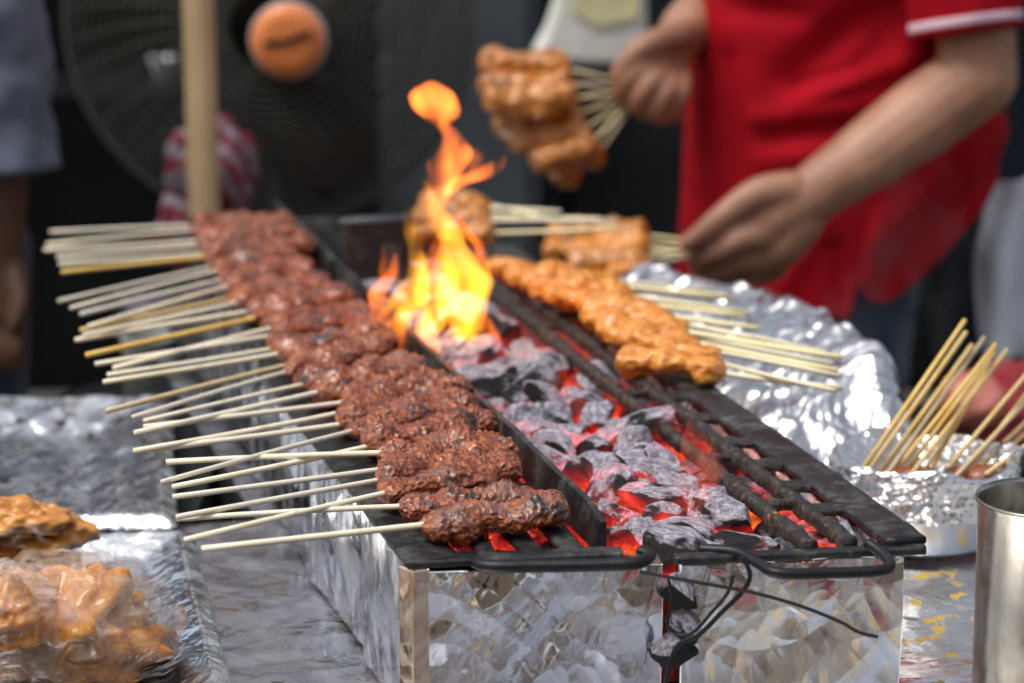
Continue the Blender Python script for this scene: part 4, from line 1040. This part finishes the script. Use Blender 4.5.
# --- the bystander in grey at the left
p2 = thing('person', 'bystander in a grey shirt with one arm hanging down', 'person', (-.72, 2.98, 0))
YL = 2.92
se = PY(2, -60, YL); ee = PY(2, 120, YL); we = PY(8, 262, YL)
n2 = {'pelvis': (Vector((-.74, 3.02, .92)), .115), 'waist': (Vector((-.75, 3.02, 1.08)), .11), 'chest': (Vector((-.75, 3.02, 1.24)), .11), 'neck': (Vector((-.74, 3.0, 1.44)), .055), 'head': (Vector((-.74, 3.0, 1.56)), .06),
      'sl': (Vector((-.61, 2.96, 1.35)), .05), 'el': (Vector((ee.x - .005, 2.94, 1.02)), .045), 'wl': (Vector((we.x - .01, YL, we.z + .02)), .028),
      'sr': (Vector((-.89, 3.0, 1.35)), .05), 'er': (Vector((-.98, 3.0, 1.08)), .045), 'wr': (Vector((-1.0, 2.92, .86)), .028),
      'hl': (Vector((-.67, 3.0, .86)), .10), 'kl': (Vector((-.67, 2.98, .47)), .065), 'al': (Vector((-.67, 3.0, .09)), .042), 'tl': (Vector((-.66, 2.88, .04)), .035),
      'hr': (Vector((-.82, 3.0, .86)), .10), 'kr': (Vector((-.82, 2.98, .47)), .065), 'ar': (Vector((-.82, 3.0, .09)), .042), 'tr': (Vector((-.83, 2.88, .04)), .035)}
e2 = [('pelvis', 'waist'), ('waist', 'chest'), ('chest', 'neck'), ('neck', 'head'), ('chest', 'sl'), ('sl', 'el'), ('el', 'wl'), ('chest', 'sr'), ('sr', 'er'), ('er', 'wr'), ('pelvis', 'hl'), ('hl', 'kl'), ('kl', 'al'), ('al', 'tl'), ('pelvis', 'hr'), ('hr', 'kr'), ('kr', 'ar'), ('ar', 'tr')]
def fist(w, s=1):
    w = Vector(w); o_ = [chain([(w, .026), (w + Vector((0, 0, -.04)), .030), (w + Vector((0, -.005, -.075)), .027)])]
    for k in range(4):
        b = w + Vector((-.022 + .0145 * k, -.012, -.085)); o_.append(chain([(b, .0105), (b + Vector((0, -.012, -.034)), .0092), (b + Vector((.0, -.002, -.058 + .004 * abs(k - 1.5))), .0078)]))
    b = w + Vector((.022 * s, -.015, -.03)); o_.append(chain([(b, .013), (b + Vector((.008 * s, -.018, -.03)), .0105), (b + Vector((.0, -.024, -.055)), .009)])); return o_
ex2 = head_bits((-.74, 3.0, 1.60), .4, -.9) + fist(n2['wl'][0]) + fist(n2['wr'][0], -1)
skin_mesh('body', n2, e2, M['skin_dark'], p2, ex2, .005)
hair = ellipsoid((-.745, 3.01, 1.645), .096, .096, .10); mesh_obj('hair', hair[0], hair[1], bpy.data.materials['black_hair'], p2)
vsl = []; 
for j in range(60):
    t = j / 59; z = .86 + .56 * t; k = max(0, (z - 1.25) / .2); a = .17 - .06 * k * k; b = .15 - .05 * k * k
    for i in range(120):
        th = 2 * PI * i / 120; c, s = math.cos(th), math.sin(th); d = .01 * mn.noise(Vector((c * 2, s * 2, z * 7)))
        vsl.append((-.75 + (a + d) * c, 3.02 + (b + d) * s, z))
o = mesh_obj('shirt', vsl, grid_faces(120, 60, True), M['grey_shirt'], p2); md = o.modifiers.new('s', 'SOLIDIFY'); md.thickness = .002
sleeve('sleeve', Vector((-.615, 2.96, 1.39)), PY(-8, 170, 2.93), .075, .070, M['grey_shirt'], 12, parent=p2, nn=60, amp=.012)
sleeve('sleeve', Vector((-.89, 3.0, 1.39)), Vector((-.965, 3.0, 1.12)), .078, .07, M['grey_shirt'], 13, parent=p2)
nj = {'p': (Vector((-.745, 3.0, .87)), .12), 'hl': (Vector((-.67, 3.0, .80)), .105), 'kl': (Vector((-.67, 2.98, .47)), .085), 'al': (Vector((-.67, 3.0, .12)), .07),
      'hr': (Vector((-.82, 3.0, .80)), .105), 'kr': (Vector((-.82, 2.98, .47)), .085), 'ar': (Vector((-.82, 3.0, .12)), .07)}
skin_mesh('trousers', nj, [('p', 'hl'), ('hl', 'kl'), ('kl', 'al'), ('p', 'hr'), ('hr', 'kr'), ('kr', 'ar')], M['jeans'], p2, None, .01)

# ------------------------------------------------------------------ fan, pole, background things
FC = PY(270, 22, 3.62); FR = .283
fn = thing('standing_fan', 'large black wire cage fan with an orange hub badge', 'fan', (FC.x, FC.y + .1, 0))
cg = MB()
def cage_pt(r, th, side): 
    z = .075 * (1 - (r / FR) ** 2.4); return Vector((FC.x + r * math.cos(th), FC.y - side * z, FC.z + r * math.sin(th)))
for side in (1,):
    for k in range(21):
        r = .06 + (FR - .06) * k / 20
        cg.tube([cage_pt(r, 2 * PI * i / 72, side) for i in range(73)], .0021, 5, False)
    for k in range(40):
        th = 2 * PI * k / 40; cg.tube([cage_pt(.05 + (FR - .05) * i / 8, th + .25 * i / 8, side) for i in range(9)], .0013, 5, False)
cg.build('front_cage', M['cage'], fn)
cg = MB()
for k in range(12):
    r = .08 + (FR - .08) * k / 11
    cg.tube([cage_pt(r, 2 * PI * i / 72, -1.2) for i in range(73)], .0013, 5, False)
for k in range(24):
    th = 2 * PI * k / 24; cg.tube([cage_pt(.05 + (FR - .05) * i / 8, th, -1.2) for i in range(9)], .0012, 5, False)
cg.build('rear_cage', M['cage'], fn)
MB().tube([Vector((FC.x + FR * math.cos(2 * PI * i / 96), FC.y, FC.z + FR * math.sin(2 * PI * i / 96))) for i in range(97)], .005, 10, False).build('rim_ring', M['cage'], fn)
HC = PY(288, 41, 3.53)
def disc_y(c, prof, n=64):
    v = []; f = []
    for r, y in prof:
        for k in range(n): th = 2 * PI * k / n; v.append((c[0] + r * math.cos(th), c[1] + y, c[2] + r * math.sin(th)))
    for i in range(len(prof) - 1):
        for k in range(n): q = i * n; f.append((q + k, q + (k + 1) % n, q + n + (k + 1) % n, q + n + k))
    return MB().add(v, f)
hb = disc_y(HC, [(.0001, -.006), (.030, -.006), (.0485, -.003), (.0495, .002), (.0495, .012)]).build('hub_badge', M['orange'], fn)
disc_y(HC, [(.0497, .003), (.0515, .001), (.053, .008), (.051, .016)]).build('badge_ring', M['white_plastic'], hb)
mk = MB()
dsh = [PY(264, 44, 3.53), PY(276, 42, 3.53), PY(290, 40, 3.53), PY(302, 35, 3.53), PY(312, 32, 3.53)]
for p in dsh: p.y = HC.y - .0065
mk.tube(smooth_path(dsh), [.002] + [.004] * (len(smooth_path(dsh)) - 2) + [.001], 8).build('badge_mark', M['fan_dark'], hb)
disc_y((FC.x + .005, FC.y - .02, FC.z), [(.001, -.02), (.055, -.02), (.065, .0), (.065, .12), (.05, .17), (.001, .175)]).build('motor_housing', M['fan_dark'], fn)
for k in range(3):
    vs_ = []; a0 = 2 * PI * k / 3 + .6
    for j in range(14):
        r = .05 + .205 * j / 13; wd = .75 * math.sin(PI * (.2 + .7 * j / 13))
        for i in range(12):
            a = a0 + (i / 11 - .5) * wd * 1.3 + j * .03; vs_.append((FC.x + r * math.cos(a), FC.y + (i / 11 - .5) * .05, FC.z + r * math.sin(a)))
    o = mesh_obj('blade', vs_, grid_faces(12, 14), M['blade'], fn); md = o.modifiers.new('s', 'SOLIDIFY'); md.thickness = .003
MB().tube([(FC.x, FC.y + .12, .03), (FC.x, FC.y + .12, FC.z)], .016, 14).build('pole', M['fan_dark'], fn)
MB().lathe([(.001, .05), (.02, .05), (.03, .03), (.2, .02), (.22, .0), (.001, 0)], (FC.x, FC.y + .12, 0), 48).build('base', M['fan_dark'], fn)
# wooden pole
pb = PY(204, 205, 3.02)
pole = MB(); pole.tube([(pb.x + .002, pb.y, 0), (pb.x, pb.y, .5), (pb.x, pb.y, 1.2), (pb.x, pb.y, 2.2)], .0188, 20)
tag(pole.build('wooden_pole', M['wood']), 'pale round wooden pole standing in front of the fan', 'pole')
# striped plastic bag behind the pole
for nm, px, py, sx, sz, lab in (('striped_bag', 213, 172, .055, .075, 'red and white striped bag hanging behind the wooden pole'), ('striped_bag', 180, 235, .035, .055, 'smaller striped bag low behind the beef skewer sticks')):
    c = PY(px, py, 3.3); tag(blob(nm, c, sx, .035, sz, 50 + px, M['stripes'], None, .35, 3, 4, False), lab, 'bag')
# pale green-yellow bag hung behind the far hand
c = PY(592, 22, 3.55); pg = thing('plastic_sack', 'pale green and yellow sack hanging behind the raised hand', 'sack', c)
for nm, pl_, mt in (('sack_body', [(566, -30), (646, -30), (648, 40), (642, 66), (590, 66), (530, 60), (546, 30)], M['green_plastic']), ('printed_band', [(580, -30), (640, -30), (638, 18), (600, 26), (572, 12)], M['yellow_plastic'])):
    Yb = 3.55 if nm == 'sack_body' else 3.545
    f_ = [PY(x, y, Yb) for x, y in pl_]; b_ = [p + Vector((0, .08 if nm == 'sack_body' else .003, 0)) for p in f_]; n = len(f_)
    mb = MB().add(f_ + b_, [tuple(range(n))[::-1], tuple(range(n, 2 * n))] + [(i, (i + 1) % n, (i + 1) % n + n, i + n) for i in range(n)])
    mb.build(nm, mt, pg, False, .01 if nm == 'sack_body' else 0)
# grey cabinet behind the flames, dark cabinet behind the cook's hands
def cabinet(label, x0, x1, Y, top, mat, d=.4):
    a, b = PY(x0, 300, Y), PY(x1, 300, Y)
    t = thing('cabinet', label, 'cabinet', ((a.x + b.x) / 2, Y + d / 2, 0))
    MB().box(a.x, b.x, Y, Y + d, .05, top).build('cabinet_body', mat, t, False, .01)
    MB().box(a.x + .02, b.x - .02, Y - .012, Y - .001, .1, top - .05).build('door', mat, t, False, .004)
    for x in (a.x + .03, b.x - .03): MB().box(x - .015, x + .015, Y + .03, Y + .06, 0, .049).build('leg', M['dark_grey'], t, False)
cabinet('plain grey metal cabinet standing beyond the flame', 382, 540, 4.1, 1.12, M['grey_metal'])
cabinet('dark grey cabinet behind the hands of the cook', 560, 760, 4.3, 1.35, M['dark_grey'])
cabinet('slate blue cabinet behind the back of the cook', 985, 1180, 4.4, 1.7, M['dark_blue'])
# grey can standing on the ground-level stand under the sticks
c = PY(152, 372, 2.62)
can = MB().lathe([(.001, 0), (.030, 0), (.030, .075), (.032, .078), (.030, .08), (.028, .078), (.028, .004), (.001, .003)], (c.x, c.y, c.z - .04), 40)
tag(can.build('metal_can', simple('light_grey_tin', (.32, .35, .33), .5)), 'dull grey can under the beef skewer sticks', 'can')
stn = thing('stool', 'dark stool carrying the dull grey can', 'stool', (c.x, c.y, 0))
MB().lathe([(.001, 0), (.11, 0), (.115, -.01), (.11, -.02), (.001, -.02)], (c.x, c.y + .03, c.z - .0405), 40).build('seat', M['fan_dark'], stn)
for k in range(4):
    th = PI / 4 + k * PI / 2; MB().tube([(c.x + .08 * math.cos(th), c.y + .03 + .08 * math.sin(th), c.z - .06), (c.x + .12 * math.cos(th), c.y + .03 + .12 * math.sin(th), 0)], .01, 8).build('leg', M['fan_dark'], stn)
# white cup shape added in place of a bright sparkle behind the fan
o = MB().lathe([(.001, 0), (.016, 0), (.022, .045), (.024, .048), (.02, .046), (.001, .004)], PY(165, 88, 4.0), 30).build('sparkle_cup', M['white_plastic']); tag(o, 'small white cup shape standing in for a sparkle behind the fan cage', 'cup')
c = o.location
MB_ = MB().box(c.x - .35, c.x + .25, c.y - .08, c.y + .2, c.z - .03, c.z - .002)
sf = thing('shelf', 'black shelf behind the fan with the sparkle cup shape on it', 'shelf', (c.x, c.y, 0)); MB_.build('shelf_board', M['dark'], sf, False)
for x in (c.x - .33, c.x + .23): MB().box(x - .015, x + .015, c.y, c.y + .03, 0, c.z - .031).build('leg', M['dark'], sf, False)
# street side behind the camera: tan building whose facade is mirrored in the foil
bd = thing('building', 'tan shop building across the street behind the viewer', 'building', (0, -7, 0))
MB().box(-9, 9, -8, -7, 0, 5).build('wall', M['tan'], bd, False)
for x in (-6, -3, 0, 3, 6): MB().box(x - .6, x + .6, -6.99, -6.95, .9, 2.3).build('window', M['dark'], bd, False)

def smoke_mat():
    m = bpy.data.materials.new('thin_smoke'); m.use_nodes = True; nt = m.node_tree
    for n in list(nt.nodes): nt.nodes.remove(n)
    out = nt.nodes.new('ShaderNodeOutputMaterial'); v = nt.nodes.new('ShaderNodeVolumeScatter'); nt.links.new(v.outputs[0], out.inputs['Volume'])
    v.inputs['Color'].default_value = (.85, .88, .95, 1); v.inputs['Anisotropy'].default_value = .2
    n = tex(nt, coord(nt, 'Object', (1, 1, .6)), 9, 4, .6, dist=1.6)
    nt.links.new(ramp(nt, n.outputs[0], [(.5, (0, 0, 0)), (.7, (2.8, 2.8, 2.8))]), v.inputs['Density']); return m
sv_ = blob('smoke', PY(900, 262, 2.52), .11, .07, .13, 71, smoke_mat(), None, .2, 2, 4, False)
tag(sv_, 'thin pale smoke drifting up in front of the red polo and trousers', kind='stuff')
# unseen furniture added behind the camera to shape the foil reflections
wb = thing('reflection_bench', 'unseen long tan wooden seat added behind the viewer for foil reflections', 'reflection_bench', (-.7, -1.1, 0))
MB().box(-1.6, .1, -1.35, -.95, .42, .46).build('seat', M['wood'], wb, False, .004)
for x in (-1.5, 0): MB().box(x - .03, x + .03, -1.3, -1.0, 0, .419).build('leg', M['wood'], wb, False, .004)
ic = thing('reflection_cooler', 'unseen white cooler added behind the viewer for foil reflections', 'cooler', (.7, -1.0, 0))  # added out of view as a white shape for the foil to reflect
MB().box(.35, 1.05, -1.25, -.8, 0, .4).build('box_body', M['white_plastic'], ic, False, .02); MB().box(.33, 1.07, -1.27, -.78, .405, .46).build('lid', M['white_plastic'], ic, False, .015)
cr2 = thing('crate', 'unseen dark red box added behind the viewer for foil reflections', 'crate', (1.7, -.6, 0))  # added out of view as a red shape for the foil to reflect
MB().box(1.35, 2.0, -.9, -.4, 0, .35).build('crate_body', M['dark_red'], cr2, False, .02)
# ------------------------------------------------------------------ light, world, camera
w = bpy.data.worlds.new('World'); SC.world = w; w.use_nodes = True; nt = w.node_tree
sky = nt.nodes.new('ShaderNodeTexSky'); sky.sky_type = 'NISHITA'; sky.sun_disc = False
EL, AZ = 62, -115       # sun height; azimuth from +Y towards +X
sky.sun_elevation = rad(EL); sky.sun_rotation = rad(AZ); sky.air_density = 1.2; sky.dust_density = 4; sky.ozone_density = 1
hs = nt.nodes.new('ShaderNodeHueSaturation'); hs.inputs['Saturation'].default_value = .55; nt.links.new(sky.outputs[0], hs.inputs['Color']); nt.links.new(hs.outputs[0], nt.nodes['Background'].inputs[0]); nt.nodes['Background'].inputs[1].default_value = .13
sl = bpy.data.lights.new('sun', 'SUN'); sl.energy = 1.3; sl.angle = rad(28); sl.color = (1, .97, .92)
so = bpy.data.objects.new('sun', sl); COL.objects.link(so)
dv = Vector((math.sin(rad(AZ)) * math.cos(rad(EL)), math.cos(rad(AZ)) * math.cos(rad(EL)), math.sin(rad(EL))))
so.rotation_euler = dv.to_track_quat('Z', 'Y').to_euler(); so.location = dv * 5
cam = bpy.data.cameras.new('camera'); co_ = bpy.data.objects.new('camera', cam); COL.objects.link(co_)
co_.location = (0, 0, CAMZ); co_.rotation_euler = (PI / 2 - PITCH, 0, 0)
cam.sensor_width = 36; cam.lens = 36 * FPX / 1024; cam.clip_end = 300; cam.clip_start = .05
cam.dof.use_dof = True; cam.dof.focus_distance = 1.74; cam.dof.aperture_fstop = 4.9
SC.camera = co_
SC.view_settings.view_transform = 'Standard'; SC.view_settings.look = 'None'; SC.view_settings.exposure = .3; SC.view_settings.gamma = 1
SC.render.engine = 'CYCLES'
SC.cycles.use_denoising = True; SC.cycles.max_bounces = 8; SC.cycles.transparent_max_bounces = 16; SC.cycles.volume_bounces = 0
SC.cycles.sample_clamp_indirect = 6; SC.cycles.caustics_reflective = False; SC.cycles.caustics_refractive = False
SC.render.film_transparent = False
